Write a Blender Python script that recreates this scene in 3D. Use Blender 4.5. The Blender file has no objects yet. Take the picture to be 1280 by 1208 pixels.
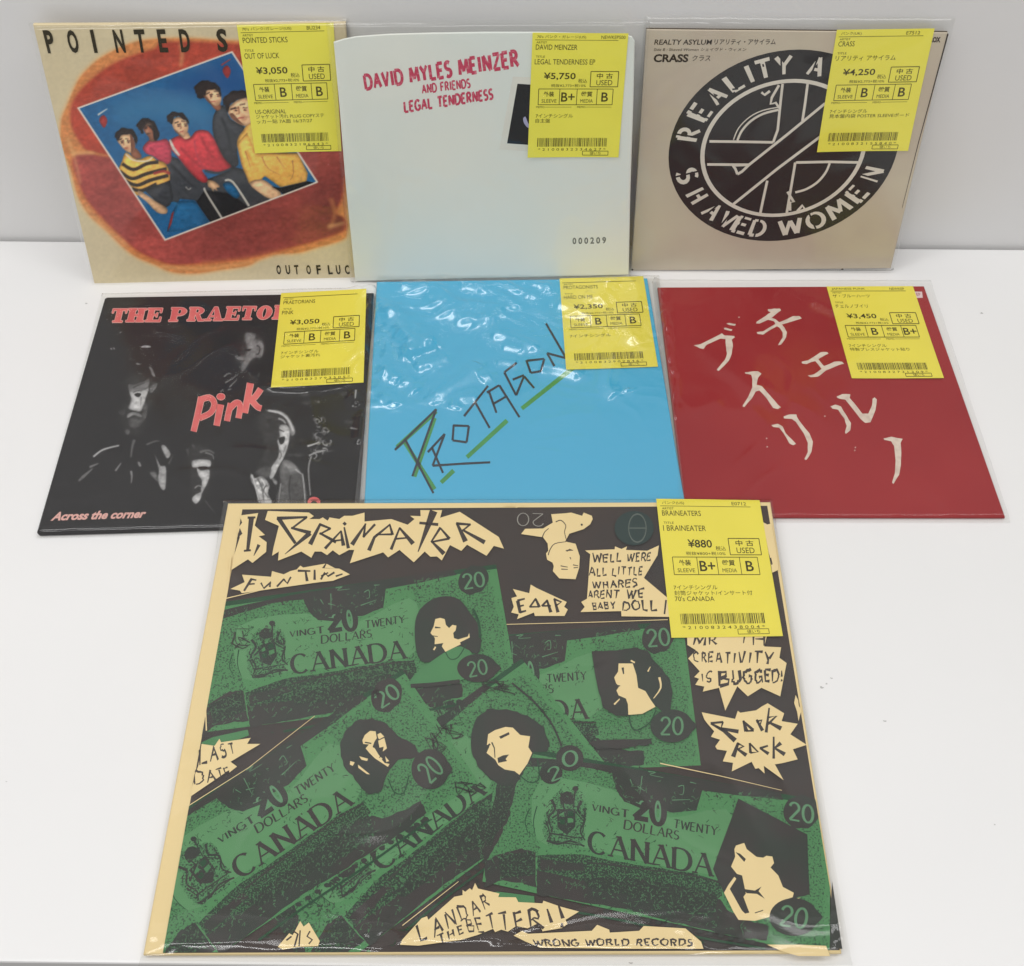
import bpy, math, random
import numpy as np
from mathutils import Vector, Matrix, noise
from mathutils.geometry import tessellate_polygon
random.seed(7)
SC = bpy.context.scene
COL = SC.collection
CM = 0.01

# ------------------------------------------------------------------ camera
cd = bpy.data.cameras.new('camera'); cam = bpy.data.objects.new('camera', cd); COL.objects.link(cam)
cam.location = (0.5497*CM, -29.0703*CM, 61.7769*CM)
cam.rotation_euler = (0.790578224, -0.003957904, -0.0006606)
cd.sensor_width = 36.0; cd.lens = 1558.8425/1280*36
cd.shift_y = -294.409/1280          # the photograph is cropped from a taller frame
cd.clip_start = 0.01; cd.clip_end = 50
SC.camera = cam
# ------------------------------------------------------------------ room light
w = bpy.data.worlds.new('World'); SC.world = w; w.use_nodes = True
bg = w.node_tree.nodes['Background']; bg.inputs[0].default_value = (1.0, 1.0, 1.0, 1); bg.inputs[1].default_value = 0.32
def lamp(name, loc, size, power, target=(0, 0.1, 0), col=(1, .993, .986)):
    ld = bpy.data.lights.new(name, 'AREA'); ld.shape = 'RECTANGLE'; ld.size, ld.size_y = size; ld.energy = power; ld.color = col
    o = bpy.data.objects.new(name, ld); COL.objects.link(o); o.location = loc
    o.rotation_euler = (Vector(target)-Vector(loc)).to_track_quat('-Z', 'Y').to_euler()
    return o
lamp('ceiling_tube_lamp', (-0.72, -0.05, 1.75), (0.40, 1.25), 9.4)
lamp('ceiling_tube_lamp', (0.75, 0.05, 1.75), (0.30, 1.25), 6.2)
lamp('ceiling_tube_lamp', (-0.25, -1.3, 1.75), (1.5, 0.3), 16.6)
SC.view_settings.view_transform = 'Standard'; SC.view_settings.look = 'None'
SC.view_settings.exposure = 0.0; SC.view_settings.gamma = 1.0; SC.view_settings.use_curve_mapping = False

# ------------------------------------------------------------------ materials
def lin(c):
    c /= 255.0
    return c/12.92 if c <= .04045 else ((c+.055)/1.055)**2.4
def rgb(c, k=1.0): return tuple(min(.9, max(0.0, lin(x)*k)) for x in c)
MATS = {}
def mat(name, c, k=1.0, rough=.55, var=.06, scale=60, spec=.12, bump=0.0, c2=None, thresh=None, detail=4):
    """printed or plain surface: base colour broken up by procedural noise"""
    key = name
    if key in MATS: return MATS[key]
    m = bpy.data.materials.new(name); m.use_nodes = True; nt = m.node_tree; b = nt.nodes['Principled BSDF']
    b.inputs['Roughness'].default_value = rough; b.inputs['Specular IOR Level'].default_value = spec
    tc = nt.nodes.new('ShaderNodeTexCoord'); nz = nt.nodes.new('ShaderNodeTexNoise')
    nz.inputs['Scale'].default_value = scale; nz.inputs['Detail'].default_value = detail
    nt.links.new(tc.outputs['Object'], nz.inputs['Vector'])
    ramp = nt.nodes.new('ShaderNodeValToRGB'); nt.links.new(nz.outputs['Fac'], ramp.inputs[0])
    a = rgb(c, k)
    if c2 is None:
        lo = tuple(x*(1-var) for x in a); hi = tuple(min(.92, x*(1+var)) for x in a); p0, p1 = .3, .7
    else:
        lo, hi = a, rgb(c2, k); p0, p1 = thresh or (.45, .55)
    ramp.color_ramp.elements[0].color = (*lo, 1); ramp.color_ramp.elements[1].color = (*hi, 1)
    ramp.color_ramp.elements[0].position = p0; ramp.color_ramp.elements[1].position = p1
    nt.links.new(ramp.outputs[0], b.inputs['Base Color'])
    if bump:
        bp = nt.nodes.new('ShaderNodeBump'); bp.inputs['Strength'].default_value = bump; bp.inputs['Distance'].default_value = .001
        nt.links.new(nz.outputs['Fac'], bp.inputs['Height']); nt.links.new(bp.outputs[0], b.inputs['Normal'])
    MATS[key] = m
    return m
def film(name, rough=.09, gain=1.0, haze=.02, bump=.0, bscale=30):
    """clear polypropylene: fresnel sheen over a straight see-through, with a trace of milkiness"""
    if name in MATS: return MATS[name]
    m = bpy.data.materials.new(name); m.use_nodes = True; nt = m.node_tree; N = nt.nodes; L = nt.links
    for n in list(N): N.remove(n)
    out = N.new('ShaderNodeOutputMaterial'); tr = N.new('ShaderNodeBsdfTransparent'); gl = N.new('ShaderNodeBsdfGlossy'); df = N.new('ShaderNodeBsdfDiffuse')
    tr.inputs[0].default_value = (.985, .985, .98, 1); gl.inputs['Roughness'].default_value = rough; gl.inputs['Color'].default_value = (1, 1, 1, 1)
    df.inputs[0].default_value = (.85, .85, .85, 1)
    lw = N.new('ShaderNodeLayerWeight'); lw.inputs['Blend'].default_value = .5      # Facing = 1-|cos|, the same from either side
    pw = N.new('ShaderNodeMath'); pw.operation = 'POWER'; pw.inputs[1].default_value = 5
    mu = N.new('ShaderNodeMath'); mu.operation = 'MULTIPLY_ADD'; mu.inputs[1].default_value = .9; mu.inputs[2].default_value = .042*gain; mu.use_clamp = True
    L.new(lw.outputs['Facing'], pw.inputs[0]); L.new(pw.outputs[0], mu.inputs[0])
    m1 = N.new('ShaderNodeMixShader'); m2 = N.new('ShaderNodeMixShader'); m1.inputs[0].default_value = haze
    L.new(tr.outputs[0], m1.inputs[1]); L.new(df.outputs[0], m1.inputs[2])
    L.new(mu.outputs[0], m2.inputs[0]); L.new(m1.outputs[0], m2.inputs[1]); L.new(gl.outputs[0], m2.inputs[2]); L.new(m2.outputs[0], out.inputs[0])
    if bump:
        tc = N.new('ShaderNodeTexCoord'); nz = N.new('ShaderNodeTexNoise'); nz.inputs['Scale'].default_value = bscale; nz.inputs['Detail'].default_value = 3
        bp = N.new('ShaderNodeBump'); bp.inputs['Strength'].default_value = bump; bp.inputs['Distance'].default_value = .002
        L.new(tc.outputs['Object'], nz.inputs['Vector']); L.new(nz.outputs['Fac'], bp.inputs['Height'])
        L.new(bp.outputs[0], gl.inputs['Normal'])
    MATS[name] = m
    return m

# ------------------------------------------------------------------ object helpers
def link(o, parent=None):
    COL.objects.link(o)
    if parent: o.parent = parent
    return o
def mesh_obj(name, verts, faces, mats, midx=None, parent=None, smooth=False):
    me = bpy.data.meshes.new(name); me.from_pydata(verts, [], faces)
    for m in (mats if isinstance(mats, (list, tuple)) else [mats]): me.materials.append(m)
    if midx: me.polygons.foreach_set('material_index', midx)
    if smooth: me.polygons.foreach_set('use_smooth', [True]*len(me.polygons))
    me.update()
    return link(bpy.data.objects.new(name, me), parent)
def homography(src, dst):
    A = []; B = []
    for (x, y), (u, v) in zip(src, dst):
        A.append([x, y, 1, 0, 0, 0, -u*x, -u*y]); B.append(u)
        A.append([0, 0, 0, x, y, 1, -v*x, -v*y]); B.append(v)
    n = 8
    for i in range(n):
        p = max(range(i, n), key=lambda r: abs(A[r][i])); A[i], A[p] = A[p], A[i]; B[i], B[p] = B[p], B[i]
        for r in range(n):
            if r != i:
                f = A[r][i]/A[i][i]
                if f:
                    for c in range(i, n): A[r][c] -= f*A[i][c]
                    B[r] -= f*B[i]
    h = [B[i]/A[i][i] for i in range(n)]+[1.0]
    return Matrix((h[0:3], h[3:6], h[6:9]))
def ap(M, p):
    q = M @ Vector((p[0], p[1], 1.0)); return (q.x/q.z, q.y/q.z)
def smooth_loop(pts, n=4, closed=True):
    P = [Vector(p[:2]) for p in pts]; out = []; N = len(P)
    rng = range(N) if closed else range(N-1)
    for i in rng:
        g = (lambda j: P[j % N]) if closed else (lambda j: P[max(0, min(N-1, j))])
        a, b, c, d = g(i-1), g(i), g(i+1), g(i+2)
        for k in range(n):
            t = k/n
            q = .5*((2*b)+(c-a)*t+(2*a-5*b+4*c-d)*t*t+(3*b-a-3*c+d)*t**3)
            out.append((q.x, q.y))
    if not closed: out.append(tuple(P[-1]))
    return out
def clip_tri(tri, cp):
    poly = list(tri); n = len(cp)
    for i in range(n):
        a, b = cp[i], cp[(i+1) % n]; out = []
        side = lambda p: (b[0]-a[0])*(p[1]-a[1])-(b[1]-a[1])*(p[0]-a[0])
        for j in range(len(poly)):
            p, q = poly[j], poly[(j+1) % len(poly)]; sp, sq = side(p), side(q)
            if sp >= 0: out.append(p)
            if (sp >= 0) != (sq >= 0):
                t = sp/(sp-sq); out.append((p[0]+(q[0]-p[0])*t, p[1]+(q[1]-p[1])*t))
        poly = out
        if len(poly) < 3: return []
    return poly
# outlines of the built-in font, as triangles in a unit box
_fc = bpy.data.curves.new('lettering_source', 'FONT'); _fo = bpy.data.objects.new('lettering_source', _fc); COL.objects.link(_fo)
_cache = {}
def font_tris(s, bold=0.0, shear=0.0, spacing=1.0, res=3):
    k = (s, bold, shear, spacing)
    if k not in _cache:
        _fc.body = s; _fc.offset = bold; _fc.shear = shear; _fc.space_character = spacing; _fc.resolution_u = res
        dg = bpy.context.evaluated_depsgraph_get(); me = bpy.data.meshes.new_from_object(_fo.evaluated_get(dg))
        vs = [(v.co.x, v.co.y) for v in me.vertices]; fs = [tuple(p.vertices) for p in me.polygons]
        bpy.data.meshes.remove(me)
        x0 = min(v[0] for v in vs); x1 = max(v[0] for v in vs); y0 = min(v[1] for v in vs); y1 = max(v[1] for v in vs)
        _cache[k] = ([((x-x0)/(x1-x0), 1-(y-y0)/(y1-y0)) for x, y in vs], fs)
    return _cache[k]
# skeleton letters, y up, height 1
def arc(cx, cy, rx, ry, a0, a1, n=10): return [(cx+rx*math.cos(math.radians(a0+(a1-a0)*i/n)), cy+ry*math.sin(math.radians(a0+(a1-a0)*i/n))) for i in range(n+1)]
GL = {
 'A': (.75, [[(0, 0), (.37, 1)], [(.37, 1), (.75, 0)], [(.14, .36), (.6, .36)]]),
 'B': (.6, [[(0, 0), (0, 1)], [(0, 1), (.5, .9), (.5, .62), (0, .54)], [(0, .54), (.6, .45), (.58, .08), (0, 0)]]),
 'C': (.75, [arc(.4, .5, .4, .5, 45, 315, 14)]),
 'D': (.75, [[(0, 0), (0, 1)], [(0, 1)]+arc(.3, .5, .45, .5, 90, -90, 10)+[(0, 0)]]),
 'E': (.55, [[(0, 0), (0, 1)], [(0, 1), (.55, 1)], [(0, .52), (.45, .52)], [(0, 0), (.55, 0)]]),
 'F': (.55, [[(0, 0), (0, 1)], [(0, 1), (.55, 1)], [(0, .52), (.45, .52)]]),
 'G': (.75, [arc(.4, .5, .4, .5, 45, 330, 14), [(.45, .45), (.75, .45), (.75, .05)]]),
 'H': (.75, [[(.08, 0), (.08, 1)], [(.67, 0), (.67, 1)], [(.08, .5), (.67, .5)]]),
 'I': (.2, [[(.1, 0), (.1, 1)]]),
 'K': (.65, [[(.05, 0), (.05, 1)], [(.6, 1), (.05, .42)], [(.2, .58), (.65, 0)]]),
 'L': (.6, [[(.05, 0), (.05, 1)], [(.05, 0), (.6, 0)]]),
 'M': (.9, [[(0, 0), (.1, 1)], [(.1, 1), (.45, .2)], [(.45, .2), (.8, 1)], [(.8, 1), (.9, 0)]]),
 'N': (.75, [[(.05, 0), (.05, 1)], [(.05, 1), (.7, 0)], [(.7, 0), (.7, 1)]]),
 'O': (.8, [arc(.4, .5, .4, .5, 90, 450, 18)]),
 'P': (.6, [[(.05, 0), (.05, 1)], [(.05, 1)]+arc(.3, .74, .3, .26, 90, -90, 8)+[(.05, .48)]]),
 'R': (.68, [[(.05, 0), (.05, 1)], [(.05, 1)]+arc(.3, .75, .28, .25, 90, -90, 8)+[(.05, .5)], [(.28, .5), (.68, 0)]]),
 'S': (.55, [arc(.27, .75, .26, .25, 40, 270, 9)+arc(.27, .25, .28, .25, 90, -140, 9)]),
 'T': (.7, [[(.35, 0), (.35, 1)], [(0, 1), (.7, 1)]]),
 'U': (.7, [[(.05, 1), (.05, .3)]+arc(.35, .3, .3, .3, 180, 360, 8)+[(.65, 1)]]),
 'V': (.7, [[(0, 1), (.35, 0)], [(.35, 0), (.7, 1)]]),
 'W': (1., [[(0, 1), (.25, 0)], [(.25, 0), (.5, .9)], [(.5, .9), (.75, 0)], [(.75, 0), (1, 1)]]),
 'X': (.6, [[(0, 0), (.6, 1)], [(0, 1), (.6, 0)]]),
 'Y': (.7, [[(0, 1), (.35, .5)], [(.7, 1), (.35, .5)], [(.35, .5), (.35, 0)]]),
  'Z': (.65, [[(0, 1), (.65, 1)], [(.65, 1), (0, 0)], [(0, 0), (.65, 0)]]),
 '!': (.15, [[(.08, 1), (.08, .32)], [(.08, .1), (.08, 0)]]),
 '2': (.6, [arc(.3, .72, .28, .28, 170, -20, 9)+[(0, 0)], [(0, 0), (.6, 0)]]),
 '0': (.62, [arc(.31, .5, .31, .5, 90, 450, 18)]),
 ' ': (.35, []),
}
class Art:
    """prints laid on one flat sheet: traced outlines are turned into centimetres on the sheet itself"""
    def __init__(s, H): s.H = Matrix(H); s.Hi = s.H.inverted(); s.parts = {}; s.clip = None; s.zf = None
    def add(s, part, m, tris, layer):
        P = s.parts.setdefault(part, ([], [], [], [])); V, F, MI, M = P
        if m not in M: M.append(m)
        mi = M.index(m); z = layer*4e-5
        for t in tris:
            if s.clip: t = clip_tri(t, s.clip)
            if len(t) < 3: continue
            q = [ap(s.H, p) for p in t]
            ar = sum(q[i][0]*q[(i+1) % len(q)][1]-q[(i+1) % len(q)][0]*q[i][1] for i in range(len(q)))
            if ar < 0: q.reverse()
            b = len(V); V.extend((x*CM, y*CM, z+(s.zf((x, y)) if s.zf else 0)) for x, y in q); F.append(tuple(range(b, b+len(q)))); MI.append(mi)
    def poly(s, part, m, pts, layer, sm=0, holes=()):
        if sm: pts = smooth_loop(pts, sm)
        loops = [pts]+[list(h) for h in holes]; flat = [p for l in loops for p in l]
        tr = tessellate_polygon([[Vector((p[0], p[1], 0)) for p in l] for l in loops])
        s.add(part, m, [[flat[i] for i in t] for t in tr], layer)
    def stroke(s, part, m, pts, w, layer, w2=None, sm=0, ws=None):
        if sm and len(pts) > 2: pts = smooth_loop(pts, sm, False)
        n = len(pts); P = [Vector(p[:2]) for p in pts]; L = []; R = []
        for i in range(n):
            d = (P[min(n-1, i+1)]-P[max(0, i-1)])
            if d.length < 1e-9: d = Vector((1, 0))
            d.normalize(); nn = Vector((-d.y, d.x))
            ww = ws[i] if ws else (w if w2 is None else w+(w2-w)*i/max(1, n-1))
            L.append(P[i]+nn*ww/2); R.append(P[i]-nn*ww/2)
        s.add(part, m, [[tuple(L[i]), tuple(L[i+1]), tuple(R[i+1]), tuple(R[i])] for i in range(n-1)], layer)
    def disc(s, part, m, c, rx, ry, layer, rot=0, n=28, hole=None):
        cr, sr = math.cos(rot), math.sin(rot)
        E = lambda k: [(c[0]+rx*k*math.cos(a)*cr-ry*k*math.sin(a)*sr, c[1]+rx*k*math.cos(a)*sr+ry*k*math.sin(a)*cr) for a in (2*math.pi*i/n for i in range(n))]
        if hole is None: s.poly(part, m, E(1), layer)
        else:
            A, B = E(1), E(hole); s.add(part, m, [[A[i], A[(i+1) % n], B[(i+1) % n], B[i]] for i in range(n)], layer)
    def text(s, part, m, string, quad, layer, **kw):
        vs, fs = font_tris(string, **kw); Hq = homography([(0, 0), (1, 0), (1, 1), (0, 1)], quad); q = [ap(Hq, v) for v in vs]
        s.add(part, m, [[q[i] for i in f] for f in fs], layer)
    def skel(s, part, m, string, quad, layer, thick=.16, thin=None, serif=0, gap=.22, jit=0.0, asp=None):
        """letters from skeleton strokes fitted to a quad (TL, TR, BR, BL)"""
        thin = thick if thin is None else thin; x = 0; st = []; rnd = random.Random(string)
        for ch in string:
            wd, strokes = GL[ch]
            j = lambda: (rnd.random()-.5)*jit
            oy = j()
            for pl in strokes: st.append(([(x+a+j(), b+j()+oy) for a, b in pl], len(pl)))
            x += wd+gap
        tot = x-gap
        Hq = homography([(0, 1), (tot, 1), (tot, 0), (0, 0)], quad)
        for si, (pl, n) in enumerate(st):
            layer_ = layer+(si % 5)*.06
            P = [Vector(p) for p in pl]; L = []; R = []
            for i in range(len(P)):
                d = P[min(len(P)-1, i+1)]-P[max(0, i-1)]; d.normalize(); nn = Vector((-d.y, d.x))
                steep = abs(d.y) if d.x*d.y <= 0 or abs(d.y) > .97 or n > 2 else .0
                ww = thin+(thick-thin)*steep**1.5
                if jit: ww *= 1.35-.75*(i/max(1, len(P)-1) if len(pl) % 2 else 1-i/max(1, len(P)-1))
                L.append(P[i]+nn*ww/2); R.append(P[i]-nn*ww/2)
            s.add(part, m, [[ap(Hq, v) for v in (L[i], L[i+1], R[i+1], R[i])] for i in range(len(P)-1)], layer_)
            if serif:
                for e in (P[0], P[-1]):
                    o = P[1] if e is P[0] else P[-2]
                    if min(abs(e.y), abs(e.y-1)) < .03 and abs(o.y-e.y) > .3 and n == 2:
                        sg = 1 if e.y < .5 else -1; t = max(thin, .07)
                        s.add(part, m, [[ap(Hq, v) for v in ((e.x-serif, e.y), (e.x+serif, e.y), (e.x+serif, e.y+sg*t), (e.x-serif, e.y+sg*t))]], layer_+.31)
    def build(s, parent):
        s.objs = {}
        for name, (V, F, MI, M) in s.parts.items(): s.objs[name] = mesh_obj(name, V, F, M, MI, parent)
class Paint:
    """a printed photograph: soft tones laid on a fine grid of the sheet (one grid point per tracing unit)"""
    def __init__(s, x0, y0, x1, y1, col, seed=1):
        s.o = (x0, y0); s.w, s.h = int(x1-x0)+1, int(y1-y0)+1
        s.im = np.ones((s.h, s.w, 3))*np.array(col, float); s.a = np.zeros((s.h, s.w)); s.rng = np.random.default_rng(seed)
        s.X, s.Y = np.meshgrid(np.arange(s.w)+x0, np.arange(s.h)+y0)
    @staticmethod
    def blur(m, r):
        if r < .3: return m
        n = max(1, int(math.ceil(r))); k = np.exp(-.5*(np.arange(-2*n, 2*n+1)/r)**2); k /= k.sum()
        p = np.pad(m, 2*n, mode='edge')
        p = np.apply_along_axis(lambda v: np.convolve(v, k, 'valid'), 0, p); return np.apply_along_axis(lambda v: np.convolve(v, k, 'valid'), 1, p)
    def noise(s, sx, sy=None):
        sy = sy or sx; gh, gw = int(s.h/sy)+3, int(s.w/sx)+3; g = s.rng.random((gh, gw))
        yy = np.arange(s.h)/sy; xx = np.arange(s.w)/sx; yi = yy.astype(int); xi = xx.astype(int); fy = (yy-yi)[:, None]; fx = (xx-xi)[None, :]
        fy = fy*fy*(3-2*fy); fx = fx*fx*(3-2*fx)
        return g[yi][:, xi]*(1-fy)*(1-fx)+g[yi+1][:, xi]*fy*(1-fx)+g[yi][:, xi+1]*(1-fy)*fx+g[yi+1][:, xi+1]*fy*fx
    def mask(s, pts, ss=3):
        acc = np.zeros((s.h, s.w)); P = [(p[0], p[1]) for p in pts]
        for dx in range(ss):
            for dy in range(ss):
                x = s.X+(dx+.5)/ss-.5; y = s.Y+(dy+.5)/ss-.5; c = np.zeros((s.h, s.w), bool)
                for i in range(len(P)):
                    (ax, ay), (bx, by) = P[i], P[i-1]
                    if ay == by: continue
                    c ^= ((ay > y) != (by > y)) & (x < (bx-ax)*(y-ay)/(by-ay)+ax)
                acc += c
        return acc/(ss*ss)
    def lay(s, m, col, op=1.0):
        m = np.clip(m*op, 0, 1)[..., None]; s.im = s.im*(1-m)+np.asarray(col, float)*m; s.a = np.maximum(s.a, m[..., 0])
    def sub(s, pts, pad):
        xs = [p[0] for p in pts]; ys = [p[1] for p in pts]
        x0 = max(0, int(min(xs)-s.o[0]-pad)); x1 = min(s.w, int(max(xs)-s.o[0]+pad+2)); y0 = max(0, int(min(ys)-s.o[1]-pad)); y1 = min(s.h, int(max(ys)-s.o[1]+pad+2))
        if x1-x0 < 2 or y1-y0 < 2: return None
        t = Paint.__new__(Paint); t.o = (s.o[0]+x0, s.o[1]+y0); t.w, t.h = x1-x0, y1-y0; t.rng = s.rng; t.X = s.X[y0:y1, x0:x1]; t.Y = s.Y[y0:y1, x0:x1]
        return t, (slice(y0, y1), slice(x0, x1))
    def poly(s, pts, col, blur=.6, op=1.0, sm=0, form=0.0, grain=0.0, lo=None, light=(-.5, -.85)):
        if sm: pts = smooth_loop(pts, sm)
        r = s.sub(pts, 4+2*blur)
        if not r: return
        t, sl = r; m0 = t.mask(pts); m = Paint.blur(m0, blur); c = np.ones((t.h, t.w, 3))*np.array(col, float)
        if form:
            b = Paint.blur(m0, 3.2); rim = np.clip((b-.45)*2, 0, 1); gy, gx = np.gradient(Paint.blur(m0, 2.6))
            lit = np.clip(-(gx*light[0]+gy*light[1])*-6, -1, 1)
            px = (t.X-t.X.mean())/max(4, t.w)*light[0]+(t.Y-t.Y.mean())/max(4, t.h)*light[1]
            c *= (1+form*(.55*(rim-.75)+.35*lit+.5*px))[..., None]
        if grain: c *= (1+grain*(t.noise(5, 3)+.6*t.noise(2.2)-.8))[..., None]
        mm = np.clip(m*op, 0, 1)[..., None]; s.im[sl] = s.im[sl]*(1-mm)+c*mm; s.a[sl] = np.maximum(s.a[sl], mm[..., 0])
    def line(s, pts, w_, col, blur=.5, w2=None, op=1.0, sm=4):
        if sm and len(pts) > 2: pts = smooth_loop(pts, sm, False)
        P = [Vector(p[:2]) for p in pts]; n = len(P); A_ = []; B_ = []
        for i in range(n):
            d = P[min(n-1, i+1)]-P[max(0, i-1)]; d.normalize(); nn = Vector((-d.y, d.x)); ww = (w_ if w2 is None else w_+(w2-w_)*i/max(1, n-1))/2
            A_.append(tuple(P[i]+nn*ww)); B_.append(tuple(P[i]-nn*ww))
        s.poly(A_+B_[::-1], col, blur, op)
    def build(s, A, name, parent, k, layer, keep=None, rough=.5):
        lut = np.where(s.im/255 <= .04045, s.im/255/12.92, ((np.clip(s.im, 0, 255)/255+.055)/1.055)**2.4)*k; lut = np.clip(lut, 0, .9)
        k_ = np.ones((s.h, s.w), bool) if keep is None else keep
        q = k_[:-1, :-1] & k_[1:, :-1] & k_[:-1, 1:] & k_[1:, 1:]
        H = np.array(A.H); p = np.stack([s.X, s.Y, np.ones_like(s.X)], -1).astype(float) @ H.T; p = p[..., :2]/p[..., 2:]*CM
        V = np.concatenate([p, np.full((s.h, s.w, 1), layer*4e-5)], -1).reshape(-1, 3)
        idx = np.arange(s.h*s.w).reshape(s.h, s.w); F = np.stack([idx[1:, :-1], idx[1:, 1:], idx[:-1, 1:], idx[:-1, :-1]], -1)[q]
        used = np.zeros(s.h*s.w, bool); used[F.ravel()] = True; re = np.cumsum(used)-1
        me = bpy.data.meshes.new(name); me.from_pydata(V[used].tolist(), [], re[F].tolist())
        ca = me.color_attributes.new('print', 'FLOAT_COLOR', 'POINT'); cc = np.concatenate([lut.reshape(-1, 3)[used], np.ones((used.sum(), 1))], 1); ca.data.foreach_set('color', cc.astype(np.float32).ravel())
        m = MATS.get('printed_tones')
        if not m:
            m = bpy.data.materials.new('printed_tones'); m.use_nodes = True; nt = m.node_tree; b = nt.nodes['Principled BSDF']; at = nt.nodes.new('ShaderNodeAttribute'); at.attribute_name = 'print'
            nt.links.new(at.outputs['Color'], b.inputs['Base Color']); b.inputs['Roughness'].default_value = rough; b.inputs['Specular IOR Level'].default_value = .12; MATS['printed_tones'] = m
        me.materials.append(m); me.update(); return link(bpy.data.objects.new(name, me), parent)
def Z(x0, y0, k): return lambda *pts: [(x0+x/k, y0+y/k) for x, y in pts]
def quad(f, *p): return f(*p)

# planes of the seven sheets: origin at the middle of the lower edge, axes, and tracing -> centimetres
PL = {"meat": {"org": [-18.47572, 30.07335, -0.15195], "ex": [0.999388, 0.034993, 0.0], "ey": [-0.005825, 0.166354, 0.986049], "H": [[0.0465025219, -0.00764987666, -10.6990955], [-0.00133641444, -0.0583180257, 20.956138], [-2.42789988e-05, -0.00038978098, 1.0]]}, "white": {"org": [-0.58892, 30.01689, 0.26151], "ex": [0.999909, 0.0135, 0.0], "ey": [-0.002004, 0.148451, 0.988918], "H": [[0.0465843532, -0.00047172444, -28.4390295], [-0.00043931816, -0.0587959529, 20.7895115], [-1.00602344e-05, -0.000406862643, 1.0]]}, "tan": {"org": [18.02298, 31.05139, 0.16223], "ex": [0.999998, -0.002, 0.0], "ey": [0.000233, 0.116615, 0.993177], "H": [[0.0471783831, 0.0077106094, -47.4740507], [0.000226050112, -0.0607028337, 20.2722884], [6.12469326e-07, -0.000434126791, 1.0]]}, "black": {"org": [-17.0891, 10.16332, 0.3], "ex": [0.999378, 0.035274, 0.0], "ey": [-0.035274, 0.999378, 0.0], "H": [[0.0698187294, 0.0115631268, -24.9126424], [-0.00233379399, -0.0813783819, 54.4274244], [-4.50259616e-06, 0.000808571669, 1.0]]}, "blue": {"org": [1.59452, 11.01157, 0.42], "ex": [0.999998, 0.001925, 0.0], "ey": [-0.001925, 0.999998, 0.0], "H": [[0.0698053422, -0.000837777924, -45.3127581], [5.5758282e-18, -0.0815082348, 52.5728114], [-4.50259616e-06, 0.000808571669, 1.0]]}, "red": {"org": [20.03241, 11.08507, 0.3], "ex": [1.0, 0.000463, 0.0], "ey": [-0.000463, 1.0, 0.0], "H": [[0.0700247999, -0.0156267082, -63.9141861], [0.000102200171, -0.081657937, 52.6226128], [-4.50259616e-06, 0.000808571669, 1.0]]}, "big": {"org": [-0.04628, -11.7274, 0.42165], "ex": [0.999997, 0.002514, 5.7e-05], "ey": [-0.002515, 0.999738, 0.022741], "H": [[0.0679139469, 0.000461414528, -42.3925434], [-0.000139851325, -0.0610451035, 72.8518419], [-4.36973257e-06, 0.000764145145, 1.0]]}}
def sleeve(key, label, group='record sleeves in clear bags'):
    d = PL[key]; ex, ey = Vector(d['ex']), Vector(d['ey']); ez = ex.cross(ey)
    M = Matrix((ex, ey, ez)).transposed().to_4x4(); M.translation = Vector(d['org'])*CM
    e = bpy.data.objects.new('record_sleeve', None); COL.objects.link(e); e.empty_display_size = .03
    e.matrix_world = M; e['label'] = label; e['category'] = 'record sleeve'; e['group'] = group
    return e, Art(d['H'])
def cover(root, A, outline, m, thick=.25, edge=None, bulge=0):
    """card sleeve: traced outline with real thickness and softened rim"""
    P = [Vector(ap(A.H, p)) for p in outline]
    if sum(P[i].x*P[(i+1) % len(P)].y-P[(i+1) % len(P)].x*P[i].y for i in range(len(P))) < 0: P.reverse()
    n = len(P); c = sum(P, Vector((0, 0)))/n
    V = []; F = []; MI = []
    rings = [(.05, 0), (.0, -.05), (.0, -thick+.05), (.05, -thick)]
    for ins, z in rings:
        for p in P:
            d = (p-c); q = p-d.normalized()*ins*1.4; V.append((q.x*CM, q.y*CM, z*CM-2e-5))
    for r in range(3):
        for i in range(n):
            a, b = r*n+i, r*n+(i+1) % n; F.append((a+n, b+n, b, a)); MI.append(1 if r == 1 and edge else 0)
    F.append(tuple(range(n))); MI.append(0); F.append(tuple(range(4*n-1, 3*n-1, -1))); MI.append(0)
    o = mesh_obj('cover', V, F, [m, edge] if edge else [m], MI, root)
    return o
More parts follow.
